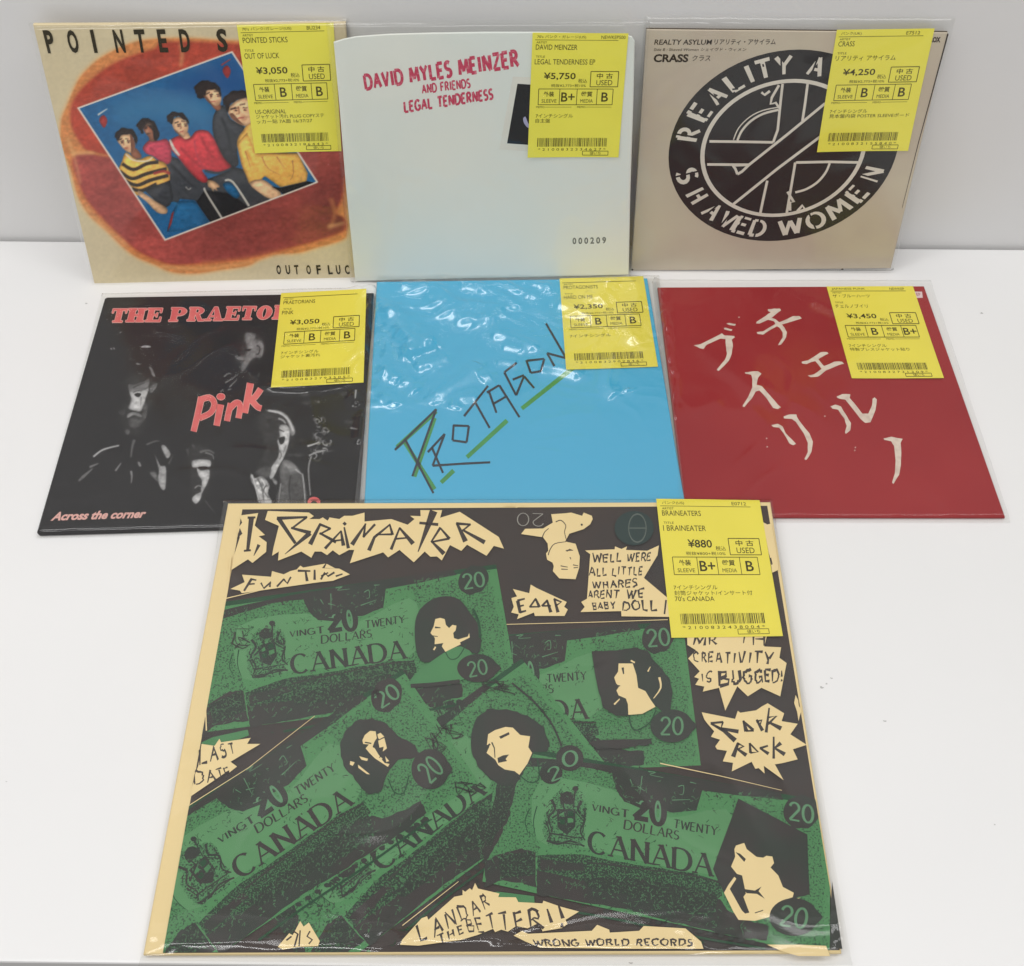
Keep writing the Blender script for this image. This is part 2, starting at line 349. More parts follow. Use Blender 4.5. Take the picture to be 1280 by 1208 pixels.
def bag(root, box, m, h=.17, thick=.27, nx=90, ny=90, f=None, edge=.35, folds=(), floor=.05):
    """clear outer sleeve: an upper film with its own creases, closed round a back film"""
    x0, x1, y0, y1 = box; V = []; F = []
    for j in range(ny+1):
        for i in range(nx+1):
            x = x0+(x1-x0)*i/nx; y = y0+(y1-y0)*j/ny
            e = min(x-x0, x1-x, y-y0, y1-y); t = min(1, e/edge); t = math.sqrt(max(0, 1-(1-t)**2))
            z = -thick*.8+(h+thick*.8)*t
            if f: z += f(x, y)*t
            if t > .95: z = max(z, floor)
            V.append((x*CM, y*CM, z*CM))
    if folds:
        P = np.array(V)/CM; add = np.zeros(len(P))
        for pts, wd, ht in folds:
            pts = smooth_loop(pts, 5, False) if len(pts) > 2 else pts; best = np.full(len(P), 1e9); tt = np.zeros(len(P)); n = len(pts)-1
            for i in range(n):
                a = np.array(pts[i]); d = np.array(pts[i+1])-a; u = np.clip(((P[:, :2]-a)@d)/max(1e-9, d@d), 0, 1); dd = np.hypot(*(P[:, :2]-a-u[:, None]*d).T)
                m_ = dd < best; best[m_] = dd[m_]; tt[m_] = (i+u[m_])/n
            taper = np.clip(np.minimum(tt, 1-tt)*5+.25, 0, 1)
            add += ht*taper*np.exp(-(best/(wd*(.6+.4*taper)))**2)
        e = np.minimum.reduce([P[:, 0]-x0, x1-P[:, 0], P[:, 1]-y0, y1-P[:, 1]]); add *= np.clip(e/edge, 0, 1)
        V = [(v[0], v[1], v[2]+float(h_)*CM) for v, h_ in zip(V, add)]
    for j in range(ny):
        for i in range(nx):
            a = j*(nx+1)+i; F.append((a, a+1, a+nx+2, a+nx+1))
    b = len(V)
    for x, y in ((x0, y0), (x1, y0), (x1, y1), (x0, y1)): V.append((x*CM, y*CM, -thick*CM-2e-4))
    F.append((b+3, b+2, b+1, b))
    return mesh_obj('plastic_bag', V, F, m, None, root, True)
def crease(seed, amp, sc, stretch=(1, 1), mask=None, ridge=True):
    off = Vector((seed*7.3, seed*3.1, seed*1.7))
    def f(x, y):
        k = mask(x, y) if mask else 1.0
        if k <= 0: return 0
        p = Vector((x*sc*stretch[0], y*sc*stretch[1], 0))+off
        wv = noise.noise_vector(p*.6)*.9; p = p+wv
        v = noise.noise(p)
        if ridge: v = (1-abs(v)*2.2); v = max(-.5, v); v = v*abs(v)
        return amp*k*(v+.35*noise.noise(p*2.7))
    return f
def add_f(*fs): return lambda x, y: sum(g(x, y) for g in fs)
def sstep(a, b, x):
    t = max(0, min(1, (x-a)/(b-a))); return t*t*(3-2*t)

# ------------------------------------------------------------------ setting: table and wall
ytab = lambda x: 33.727-0.00889*x
yfr = lambda x: -12.19-0.0108*x
m_table = mat('white_laminate', (243, 242, 241), .93, rough=.32, var=.018, scale=4, spec=.45)
m_wall = mat('painted_wall', (228, 227, 226), .96, rough=.5, var=.015, scale=6, spec=.3)
def prism(name, top, z0, z1, m):
    n = len(top); V = [(x*CM, y*CM, z1*CM) for x, y in top]+[(x*CM, y*CM, z0*CM) for x, y in top]
    F = [tuple(range(n)), tuple(range(2*n-1, n-1, -1))]+[(i+n, (i+1) % n+n, (i+1) % n, i) for i in range(n)]
    return mesh_obj(name, V, F, m)
def setting(o, label): o['kind'] = 'structure'; o['label'] = label; return o
XL, XR = -95, 95
tbl = setting(prism('table', [(XL, yfr(XL)), (XR, yfr(XR)), (XR, ytab(XR)-.12), (XL, ytab(XL)-.12)], -2.6, 0, m_table), 'white laminate table top')
bv = tbl.modifiers.new('rounded_edge', 'BEVEL'); bv.width = .0012; bv.segments = 2
setting(prism('wall', [(XL, ytab(XL)+.12), (XR, ytab(XR)+.12), (XR, ytab(XR)+6), (XL, ytab(XL)+6)], -70, 110, m_wall), 'pale grey wall behind the table')
setting(prism('floor', [(-200, -150), (200, -150), (200, 45), (-200, 45)], -74, -72, mat('grey_floor', (120, 112, 106), .9, var=.1, scale=20)), 'dull grey floor below the table')
m_scuff = mat('scuff_grey', (198, 196, 194), .9)
V = []; F = []
for x, y, r in ((16.9, .9, .07), (17.5, 1.4, .05), (17.2, 1.1, .04), (19.8, -.9, .06), (32.3, 27.2, .07), (-27.8, 27.9, .06), (6.1, -12.0, .06), (-33, 8, .03), (31, 3, .03), (24, -6, .03), (-24, -4, .03)):
    b = len(V); n = 9; ph = random.random()*6
    V += [((x+r*(1+.5*math.sin(3*a+ph))*math.cos(a)*1.4)*CM for _ in (0,)) and ((x+r*(1+.5*math.sin(3*a+ph))*math.cos(a)*1.4)*CM, (y+r*(.8+.4*math.cos(2*a+ph))*math.sin(a))*CM, 1.2e-4) for a in (2*math.pi*i/n for i in range(n))]
    F.append(tuple(range(b, b+n)))
sc_o = mesh_obj('scuff_marks', V, F, m_scuff, None, tbl)

# ------------------------------------------------------------------ price stickers
def sticker_mats(k, key):
    return (mat('sticker_yellow_'+key, (236, 222, 86), k*(.80 if key == 'upright' else 1), rough=.45, var=.025, scale=25), mat('sticker_ink_'+key, (62, 56, 20), k, rough=.6, var=.2, scale=400))
def sticker(root, A, q, k, key, D, layer=12):
    my, mi = sticker_mats(k, key)
    Hs = homography([(0, 0), (1, 0), (1, 1), (0, 1)], q); S = Art(A.H)
    U = lambda *p: [ap(Hs, t) for t in p]
    B = lambda u0, v0, u1, v1: U((u0, v0), (u1, v0), (u1, v1), (u0, v1))
    org = ap(A.H, q[0]); du = Vector(ap(A.H, q[1]))-Vector(org); dv = Vector(ap(A.H, q[3]))-Vector(org); rb = random.Random(D['artist']); c0, c1 = rb.uniform(.1, 1), rb.uniform(.1, 1)
    def bend(p):                                                    # paper that has begun to lift along its lower edge
        d = Vector(p)-Vector(org); u = d.dot(du)/du.length_squared; v = d.dot(dv)/dv.length_squared
        return .0009*max(0, v)**5*(c0*(1-u)**2+c1*u*u)+.00012*math.sin(3*u+4*v+c0*6)
    S.zf = bend
    for i in range(6):
        for j in range(8): S.poly('price_sticker', my, B(i/6, j/8, (i+1)/6, (j+1)/8), layer)
    S.build(root); st = S.objs["price_sticker"]
    T = Art(A.H); T.zf = bend; L = layer+2
    def tx(s, u0, v0, u1, v1, part='printed_text', **kw): T.text(part, mi, s, B(u0, v0, u1, v1), L, **kw)
    def ln(u0, v0, u1, v1, wd=.75): T.stroke('printed_text', mi, U((u0, v0), (u1, v1)), wd, L)
    def rect(u0, v0, u1, v1, wd=.8):
        for a in ((u0, v0, u1, v0), (u0, v1, u1, v1), (u0, v0, u0, v1), (u1, v0, u1, v1)): ln(*a, wd)
    cw = .0335
    if D.get('head'): tx(D['head'], .05, .018, min(.62, .05+.03*len(D['head'])), .046)
    if D.get('code'): tx(D['code'], .72, .018, .72+.028*len(D['code']), .044)
    ln(.03, .055, .9, .055, .6)
    tx('ARTIST', .045, .066, .155, .082); tx(D['artist'], .04, .09, min(.9, .04+cw*len(D['artist'])*D.get('aw', 1)), .13)
    tx('TITLE', .045, .176, .14, .192); tx(D['title'], .035, .203, min(.93, .035+cw*len(D['title'])*D.get('tw', 1)), .244)
    pr = D['price']; u0 = .47-.0555*len(pr); tx(pr, u0, .308, .475, .368, bold=.015)
    tx('税込', .505, .356, .6, .39); tx(D.get('net', '税抜¥2,773+税10%'), .22, .398, .59, .424)
    rect(.635, .298, .93, .42, .9); tx('中 古', .70, .312, .87, .354, bold=.012); tx('USED', .70, .366, .87, .408)
    rect(.09, .438, .885, .565); ln(.315, .438, .315, .565); ln(.50, .438, .50, .565); ln(.715, .438, .715, .565)
    tx('外装', .145, .458, .255, .5, bold=.015); tx('SLEEVE', .125, .52, .285, .548)
    tx('盤質', .545, .458, .665, .5, bold=.015); tx('MEDIA', .54, .52, .675, .548)
    g = lambda s, c: tx(s, c-.036*len(s), .465, c+.036*len(s), .54, bold=.012)
    g(D['g'][0], .405); g(D['g'][1], .80)
    if D.get('memo', True): tx('MEMO-', .07, .576, .17, .592); tx('MEMO-', .51, .576, .61, .592); ln(.17, .584, .45, .584, .4); ln(.61, .584, .88, .584, .4)
    for i, c in enumerate(D['notes']):
        w_ = sum(1.0 if ord(ch) > 255 else .62 for ch in c)*.05*D.get('nw', 1)
        tx(c, .07, .638+.04*i, min(.93, .07+w_), .672+.04*i)
    rnd = random.Random(D['artist']); u = .10
    while u < .855:
        bw = rnd.choice((.004, .004, .009)); T.poly('barcode', mi, B(u, .838, u+bw, .91), L); u += bw+rnd.choice((.005, .005, .01))
    tx('* 2 1 0 0 8 3 2 '+' '.join(str(rb.randint(0, 9)) for _ in range(6))+' *', .11, .922, .85, .944)
    rect(.60, .948, .88, .982, .7); tx('値いち', .68, .953, .80, .977)
    T.build(st)
    return st

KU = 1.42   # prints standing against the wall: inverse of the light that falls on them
KT = 0.98   # prints lying on the table
m_film = film('clear_film', .16, .8, .006)
m_film_crisp = film('clear_film_crisp', .16, .85, .006)

# ------------------------------------------------------------------ 1. cream sleeve with the meat slice and the group photo
root, A = sleeve('meat', 'cream sleeve with red meat slice and tilted group photo, leaning on the wall')
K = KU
cream = mat('meat_cover_cream', (186, 172, 140), K, var=.05, scale=14)
cv = cover(root, A, [(41, 31), (432, 29), (457, 350), (118, 355.5)], cream, .3)
z = Z(0, 0, 2.7826)
ink = mat('meat_ink', (40, 34, 16), K, var=.15)
PT = Paint(34, 22, 468, 362, (186, 173, 142), 3)
PT.im *= (1+.05*(PT.noise(60)-.5)+.035*(PT.noise(3)-.5))[..., None]
fat, fat2, edge_c = (188, 122, 72), (206, 160, 106), (166, 80, 54)
out = z((300, 245), (345, 205), (420, 165), (500, 140), (640, 133), (760, 140), (900, 150), (1080, 200), (1190, 330), (1200, 520), (1205, 700), (1209, 800), (1190, 835), (1100, 862), (1040, 880), (960, 886), (900, 905), (860, 925), (760, 940), (680, 952), (600, 947), (540, 922), (480, 897), (430, 862), (370, 802), (310, 747), (270, 680), (245, 590), (213, 500), (213, 420), (232, 370), (255, 315), (275, 275))
PT.poly([(x+(x-248)*.014, y+(y-192)*.014) for x, y in out], fat2, 2.0, .7, 4, grain=.12)
PT.poly(out, fat, 1.0, 1, 4, grain=.16)
up = z((250, 375), (275, 325), (330, 270), (400, 222), (480, 190), (540, 172), (560, 152), (640, 148), (760, 152), (900, 165), (1070, 215), (1175, 340), (1180, 480), (900, 500), (560, 560), (330, 528), (288, 505), (252, 440))
lo_ = z((255, 550), (300, 535), (420, 545), (700, 480), (1195, 470), (1195, 620), (1185, 690), (1165, 740), (1195, 760), (1195, 800), (1100, 836), (1000, 862), (860, 896), (700, 914), (600, 918), (545, 902), (480, 872), (430, 828), (365, 765), (305, 695), (270, 620))
for sh, c_ in ((up, (152, 60, 44)), (lo_, (146, 66, 60))):
    PT.poly([(x+(x-240)*.012, y+(y-200)*.012) for x, y in sh], edge_c, 1.8, .9, 4, grain=.25)
    PT.poly(sh, c_, 1.1, 1, 4, grain=.14)
meat_m = Paint.blur(np.maximum(PT.mask(up, 1), PT.mask(lo_, 1)), 2)
tone = 1.04+.2*(PT.noise(48, 36)-.5)+.12*(PT.noise(14, 9)-.5)+.07*(PT.noise(4)-.5)
dk_right = 1-.24*np.clip((PT.X-PT.o[0]-150)/260, 0, 1)*np.clip((PT.Y-150)/120, 0, 1)
PT.im *= (1+meat_m*(tone*dk_right-1))[..., None]
for a_, w1, w2, o_ in (([(1150, 690), (1165, 740), (1150, 790)], 6, 4, .5), ([(1140, 790), (1200, 775)], 6, 3, .6), ([(628, 150), (634, 190), (628, 232)], 5, 4, .55), ([(560, 928), (700, 935), (860, 914), (960, 882)], 3, 1.5, .7), ([(300, 722), (360, 788), (440, 852)], 3, 1.5, .7), ([(235, 480), (262, 560), (280, 640)], 4, 2, .6), ([(250, 535), (330, 532)], 6, 3, .7), ([(700, 912), (860, 893), (1000, 858)], 2.5, 1, .5)):
    PT.line(z(*a_), w1, fat2 if o_ > .5 else fat, 1.6, w2, o_)
for i in range(26):
    x, y = PT.rng.uniform(260, 1190), PT.rng.uniform(160, 900)
    PT.line(z((x, y), (x+PT.rng.uniform(10, 50), y+PT.rng.uniform(-14, 20)), (x+PT.rng.uniform(40, 90), y+PT.rng.uniform(-20, 40))), PT.rng.uniform(.6, 2.4), (118, 44, 42) if i % 3 else (166, 92, 76), 1.2, .4, .35)
# the tilted group photo
ph = [(96.3, 134.8), (290.4, 64), (398, 228.2), (206, 301.2)]
PT.poly(ph, (206, 197, 184), .5)
c0 = (sum(p[0] for p in ph)/4, sum(p[1] for p in ph)/4)
inner = [(p[0]+(c0[0]-p[0])*.018, p[1]+(c0[1]-p[1])*.018) for p in ph]
inn = Paint.blur(PT.mask(inner, 3), .35); before = PT.im.copy()
q = Z(80, 60, 4.832); q6 = Z(230, 80, 4.3136)
PT.poly(inner, (30, 88, 132), .4, grain=.12)
PT.poly(q((560, 250), (1020, 40), (1210, 330), (1130, 330), (900, 300), (640, 280)), (18, 70, 122), 9, .9); PT.poly(q((280, 330), (640, 270), (900, 320), (900, 480), (560, 420), (320, 480)), (50, 108, 146), 9, .8)
hair, skin, skind, dark, black = (36, 26, 24), (206, 164, 126), (138, 88, 66), (52, 54, 58), (26, 26, 28)
pink, redsw, yel, white, jean, chil = (170, 62, 78), (172, 54, 60), (212, 158, 76), (206, 200, 188), (26, 84, 124), (150, 50, 48)
FORM = {skin: .75, skind: .6, yel: .75, redsw: .75, pink: .7, dark: .7, black: .4, jean: .6, hair: .5, chil: .4, white: .2}
def tousle(pts):
    r = random.Random(len(pts)); return [(x+r.uniform(-.9, .9), y+r.uniform(-.9, .9)) for x, y in smooth_loop(pts, 3)]
P = lambda m, pts, l, sm=3, f=q: PT.poly(tousle(f(*pts)) if m is hair else f(*pts), m, .45, 1, 0 if m is hair else sm, FORM[m], .22 if m is hair else .16)
S_ = lambda m, pts, w_, l, w2=None, f=q: PT.line(f(*pts), w_, m, .5, w2, .9)
for dx, dy in ((0, 0), (745, -300)):
    P(chil, [(212+dx, 432+dy), (240+dx, 405+dy), (262+dx, 440+dy), (246+dx, 482+dy), (228+dx, 470+dy)], 8); S_(white if not dx else chil, [(205+dx, 405+dy), (235+dx, 385+dy), (262+dx, 368+dy)], 2.2, 8.2, 1)
# lower dark mass of trousers and chair
P(dark, [(600, 640), (690, 668), (770, 760), (850, 800), (1000, 740), (1010, 715), (1090, 735), (1140, 810), (1240, 890), (1240, 960), (950, 1045), (890, 1065), (790, 920), (700, 912), (690, 935), (615, 925)], 8, 0)
P(black, [(850, 860), (1010, 880), (1110, 960), (950, 1045), (890, 1062), (800, 930)], 8.3, 0)
P(jean, [(690, 925), (790, 922), (880, 1060), (700, 1110), (620, 1110), (650, 1000)], 8.4, 0); P(chil, [(625, 1110), (650, 1000), (665, 985), (650, 1060)], 8.6, 0)
P(jean, [(960, 820), (1010, 815), (1060, 880), (1040, 910), (985, 870)], 8.5, 3)
# back man
P(dark, [(930, 362), (970, 350), (1005, 430), (1082, 470), (1092, 530), (1045, 600), (1055, 700), (1010, 722), (960, 662), (905, 540), (898, 430)], 9); P(skind, [(885, 330), (940, 330), (945, 372), (915, 375)], 9.2)
P(skin, [(842, 268), (880, 246), (920, 244), (946, 275), (950, 318), (928, 350), (895, 342), (862, 312)], 9.5); P(hair, [(788, 232), (838, 196), (892, 204), (942, 240), (950, 300), (930, 262), (895, 250), (862, 262), (846, 300), (815, 308), (795, 270)], 9.8)
S_(hair, [(858, 280), (882, 268)], 1.6, 10); S_(hair, [(905, 262), (930, 262)], 1.6, 10); S_(skind, [(892, 270), (886, 305)], 1.4, 10); S_(chil, [(885, 325), (915, 322)], 1.3, 10); P(skind, [(842, 285), (866, 300), (895, 345), (862, 318)], 9.7)
# right man in yellow
P(yel, [(1045, 560), (1082, 500), (1130, 440), (1260, 470), (1260, 700), (1208, 780), (1140, 800), (1085, 740), (1060, 650)], 10, 2)
P(yel, [(285, 430), (340, 370), (385, 475), (615, 480), (668, 590), (660, 635), (520, 665), (430, 600), (415, 632), (350, 642), (310, 540)], 10.2, 0, q6); P(skin, [(350, 640), (420, 622), (470, 652), (520, 690), (522, 722), (470, 732), (400, 690)], 10.1, 2, q6); P(black, [(470, 660), (520, 668), (665, 632), (705, 642), (540, 712), (520, 690)], 10.05, 0, q6)
for a in ([(420, 500), (450, 560), (520, 600)], [(500, 500), (540, 560)], [(585, 520), (590, 590), (570, 630)], [(330, 470), (360, 560)]): S_(skind, a, 1.3, 10.4, .4, q6)
P(skin, [(988, 368), (1040, 318), (1105, 298), (1150, 320), (1150, 420), (1125, 455), (1090, 472), (1030, 442), (1000, 410)], 10.6); P(hair, [(958, 312), (1010, 264), (1070, 258), (1150, 272), (1150, 315), (1100, 300), (1045, 316), (1004, 345), (988, 392), (970, 352)], 10.9)
S_(hair, [(1005, 372), (1040, 360)], 2, 11); S_(hair, [(1060, 345), (1095, 338)], 2, 11); S_(skind, [(1052, 350), (1058, 395), (1040, 400)], 1.6, 11); S_(chil, [(1050, 425), (1090, 420)], 1.6, 11); P(skind, [(1000, 405), (1030, 440), (1090, 470), (1060, 440), (1020, 395)], 10.8)
# second man, pink shirt
P(pink, [(475, 610), (490, 580), (520, 557), (570, 560), (618, 550), (645, 600), (645, 690), (600, 700), (540, 655), (500, 640)], 9.4); P(skind, [(472, 465), (518, 452), (546, 490), (542, 535), (560, 560), (520, 565), (512, 540), (488, 510)], 9.6); P(hair, [(438, 462), (478, 424), (530, 434), (562, 480), (580, 535), (548, 560), (532, 500), (500, 470), (480, 480), (476, 520), (452, 492)], 9.8)
S_(hair, [(482, 488), (505, 482)], 1.5, 10); S_(hair, [(515, 478), (535, 476)], 1.5, 10); S_(black, [(500, 520), (525, 516)], 1.2, 10)
# middle man, red sweater
P(skin, [(690, 500), (742, 505), (765, 545), (722, 562), (700, 540)], 9.9)
P(redsw, [(638, 560), (700, 528), (730, 552), (765, 540), (800, 500), (862, 500), (902, 540), (962, 660), (1012, 720), (935, 752), (855, 736), (835, 742), (872, 800), (832, 812), (760, 752), (690, 662), (640, 602)], 10.5); P(white, [(636, 560), (646, 556), (668, 600), (700, 645), (690, 652), (655, 612)], 10.7, 2)
S_(pink, [(790, 560), (800, 640), (850, 735)], 2, 10.8, .6); S_(dark, [(850, 742), (935, 756), (1012, 726)], 3, 10.8)
P(skin, [(652, 442), (690, 416), (736, 440), (752, 482), (742, 512), (720, 542), (690, 512), (664, 490)], 11); P(hair, [(618, 420), (650, 388), (712, 394), (748, 432), (756, 468), (734, 440), (692, 414), (664, 424), (652, 462), (634, 452)], 11.3)
S_(hair, [(668, 455), (692, 446)], 1.6, 11.5); S_(hair, [(708, 442), (732, 446)], 1.6, 11.5); S_(skind, [(700, 450), (708, 484), (698, 488)], 1.4, 11.5); S_(chil, [(698, 508), (722, 502)], 1.4, 11.5); P(skind, [(664, 488), (690, 512), (716, 542), (700, 530), (672, 505)], 11.2)
P(skin, [(868, 800), (912, 808), (942, 840), (920, 846), (930, 866), (905, 852), (905, 872), (888, 846), (872, 838)], 11)
S_(white, [(846, 845), (862, 882), (958, 1035)], 2.2, 11.2); S_(white, [(972, 800), (1022, 812), (1118, 955)], 2.4, 11.2); S_(white, [(735, 838), (752, 855), (768, 846)], .9, 11)
# first man, striped shirt
P(skind, [(405, 600), (440, 610), (470, 660), (430, 672), (402, 640)], 9.3)
P(yel, [(375, 630), (440, 675), (520, 650), (562, 680), (615, 700), (640, 800), (560, 830), (490, 862), (440, 892), (385, 822), (345, 772), (328, 740), (352, 680)], 9.5)
for a in ([(352, 700), (420, 735), (500, 700), (570, 690)], [(338, 745), (410, 790), (500, 760), (620, 730)], [(365, 800), (440, 830), (520, 800), (630, 770)], [(410, 850), (470, 862), (560, 822)]): S_(black, a, 4.4, 9.7, sm if False else 4.4)
S_(chil, [(540, 760), (600, 745), (640, 760)], 3.5, 9.8); S_(white, [(372, 640), (420, 678), (500, 684), (535, 660)], 1.8, 9.9)
P(dark, [(488, 862), (560, 830), (640, 800), (660, 905), (640, 950), (610, 968), (555, 930)], 9.6, 0); P(skin, [(448, 862), (500, 888), (560, 930), (622, 968), (615, 1002), (560, 992), (502, 932), (452, 892)], 9.8)
P(skin, [(320, 556), (345, 524), (400, 518), (424, 560), (428, 602), (408, 636), (372, 622), (345, 592)], 10); P(hair, [(308, 520), (345, 486), (408, 492), (442, 540), (436, 590), (420, 545), (396, 522), (345, 532), (326, 562), (310, 545)], 10.3)
S_(hair, [(332, 556), (352, 548)], 1.5, 10.5); S_(hair, [(368, 548), (390, 552)], 1.5, 10.5); S_(skind, [(358, 552), (362, 590)], 1.3, 10.5); S_(chil, [(364, 606), (386, 604)], 1.3, 10.5); P(skind, [(400, 520), (424, 560), (428, 602), (408, 636), (404, 590)], 10.2)
# folds and cloth shading
for x_, y_, k_ in ((372, 590, 1), (912, 312, 1.1), (716, 492, 1.1), (1068, 402, 1.4), (512, 500, .9)):
    for dx, dy, rx, ry, c_, o_ in ((-22, -18, 10, 6, (120, 72, 56), .5), (20, -20, 10, 6, (120, 72, 56), .5), (14, 16, 16, 14, (150, 100, 76), .45), (-12, 4, 10, 9, (232, 196, 158), .5), (0, -42, 22, 8, (228, 190, 150), .35)):
        PT.poly([(px_, py_) for px_, py_ in q(*[(x_+k_*(dx+rx*math.cos(t)), y_+k_*(dy+ry*math.sin(t))) for t in (i*.785 for i in range(8))])], c_, 1.0, o_)
    PT.line(q((x_-30*k_, y_-26*k_), (x_-10*k_, y_-28*k_)), 1.3, (40, 28, 26), .4, .9); PT.line(q((x_+8*k_, y_-29*k_), (x_+28*k_, y_-28*k_)), 1.3, (40, 28, 26), .4, .9)
    PT.line(q((x_-26*k_, y_-18*k_), (x_-14*k_, y_-17*k_)), 1.5, (46, 32, 30), .4, 1); PT.line(q((x_+12*k_, y_-19*k_), (x_+24*k_, y_-18*k_)), 1.5, (46, 32, 30), .4, 1)
for a_, w_, c_, o_ in (([(700, 600), (760, 660), (830, 720)], 3, (120, 36, 44), .6), ([(830, 540), (870, 620), (930, 690)], 3, (120, 36, 44), .6), ([(760, 560), (800, 610)], 4, (204, 84, 84), .5), ([(860, 520), (900, 600)], 3, (206, 90, 88), .45), ([(520, 600), (560, 650)], 3, (120, 40, 54), .6), ([(950, 420), (990, 520), (1010, 640)], 4, (30, 32, 36), .7), ([(1000, 470), (1050, 520)], 4, (78, 80, 84), .5), ([(640, 700), (720, 780), (800, 850)], 4, (32, 32, 36), .7), ([(700, 690), (800, 790)], 3, (74, 74, 78), .5), ([(880, 880), (960, 960)], 3, (54, 54, 58), .6), ([(660, 930), (760, 1010)], 3, (54, 120, 160), .5), ([(1100, 620), (1150, 720)], 4, (160, 106, 44), .6), ([(1080, 560), (1120, 640)], 4, (236, 190, 112), .5)):
    PT.line(q(*a_), w_, c_, 1.2, .6, o_)
PT.im = before*(1-inn[..., None])+PT.im*inn[..., None]
keep = PT.mask([(41.5, 31.6), (431.5, 29.6), (456.4, 349.4), (118.4, 354.9)], 1) > .5
PT.build(A, 'meat_slice_picture', cv, K, 2, keep)
# lettering
for ch, x0, x1 in (('P', 150, 184), ('O', 229, 268), ('I', 314, 330), ('N', 392, 430), ('T', 466, 506), ('E', 546, 580), ('D', 622, 660), ('S', 752, 792), ('T', 838, 874), ('I', 920, 936)):
    ly = 105-(x0-150)*.008; k = 20-(x0-150)*.018
    A.text('title_lettering', ink, ch, z((x0-2, ly), (x1-6, ly-1), (x1-6+k, ly+80), (x0-2+k, ly+80)), 12, bold=.035)
for ch, x in zip('OUT OF LUCK', (961, 993, 1023, 0, 1065, 1100, 0, 1140, 1168, 1199, 1231)):
    if ch != ' ': A.text('title_lettering', ink, ch, z((x-1, 922), (x+14, 921), (x+18, 953), (x+3, 954)), 12, bold=.03)
A.build(cv)
sticker(root, A, [(296, 31), (417, 28), (427, 188.5), (319, 190.6)], KU, 'upright', dict(head="70's パンク/ガレージ(US)", code='BU234', artist='POINTED STICKS', title='OUT OF LUCK', price='¥3,050', g='BB', notes=['US-ORIGINAL', 'ジャケット汚れ PLUG COPYステ', 'ッカー貼 7A面 16/37/27'], nw=1.0), 14)
bag(root, (-9.5, 9.55, -.25, 19.35), m_film, .16, .3, f=crease(3, .05, .25))

# ------------------------------------------------------------------ 2. off-white hand-stamped sleeve
root, A = sleeve('white', 'off-white sleeve stamped with red lettering, leaning between two other upright sleeves')
paper = mat('stamped_paper', (200, 200, 191), KU, c2=(190, 197, 193), thresh=(.35, .65), scale=5, detail=2, bump=.25)
cv = cover(root, A, [(417, 53), (430, 49), (445, 46), (486, 43), (540, 41.5), (606, 40.5), (675, 40.5), (744, 42.5), (780, 44), (790, 46), (793.5, 52), (792, 120), (788, 240), (786, 344), (700, 346.5), (600, 348.5), (500, 350.5), (444, 352), (440, 310), (432, 230), (424, 130)], paper, .12)
st_ink = mat('stamp_red', (170, 58, 82), KU, c2=(188, 110, 122), thresh=(.52, .66), scale=420); 
A.skel('stamped_lettering', st_ink, 'DAVID MYLES MEINZER', [(455, 94.5), (645.8, 63.6), (648, 82.5), (457.7, 111.7)], 2, .33, .25, 0, .3)
A.skel('stamped_lettering', st_ink, 'AND FRIENDS', [(527.2, 106.6), (586.7, 99), (587.7, 109.3), (528.2, 116.9)], 2, .3, .22, 0, .3)
A.skel('stamped_lettering', st_ink, 'LEGAL TENDERNESS', [(504.8, 127.9), (615.2, 111.7), (615.9, 123.7), (505.9, 140.2)], 2, .33, .25, 0, .3)
A.text('stamped_number', mat('stamp_grey', (92, 94, 92), KU), '0 0 0 2 0 9', [(715.6, 297.4), (757.5, 296.3), (757.5, 304.6), (715.6, 305.6)], 2, bold=.03)
A.poly('pasted_photo', mat('pasted_grey', (194, 193, 184), KU), [(641, 96), (672, 97), (672, 190), (624, 187)], 1)
A.poly('pasted_photo', mat('pasted_black', (34, 32, 36), KU), [(646.8, 104.8), (672, 106.5), (672, 182), (633.8, 179.4)], 2)
A.poly('pasted_photo', mat('pasted_light', (150, 148, 176), KU), [(654, 148), (657, 146), (660, 154), (664, 158), (660, 160), (655, 154)], 3, 2)
A.build(cv)
sticker(root, A, [(665.7, 40.6), (785.5, 41.3), (773, 196), (659.4, 196)], KU, 'upright', dict(head="70's パンク・ガレージ(US)", code='NEWKEP500', artist='DAVID MEINZER', title='LEGAL TENDERNESS EP', price='¥5,750', g=('B+', 'B'), notes=['7インチシングル', '自主盤'], nw=1.05), 12)
bag(root, (-9.65, 9.62, -.2, 19.25), m_film, .16, .2, f=add_f(crease(8, .05, .3), crease(11, .12, .5, (1, .4), mask=lambda x, y: sstep(1.3, .3, y))), nx=140, ny=140, folds=[([ap(A.H, t) for t in p_], w_, h_) for p_, w_, h_ in (([(478, 346), (510, 345), (540, 346)], .3, .26), ([(545, 344), (570, 346)], .25, .2), ([(428, 110), (436, 180), (440, 240)], .5, .16), ([(420, 60), (428, 110)], .4, .16), ([(788, 60), (786, 150), (782, 260)], .3, .2), ([(560, 200), (620, 260), (640, 320)], 1.2, .1))])

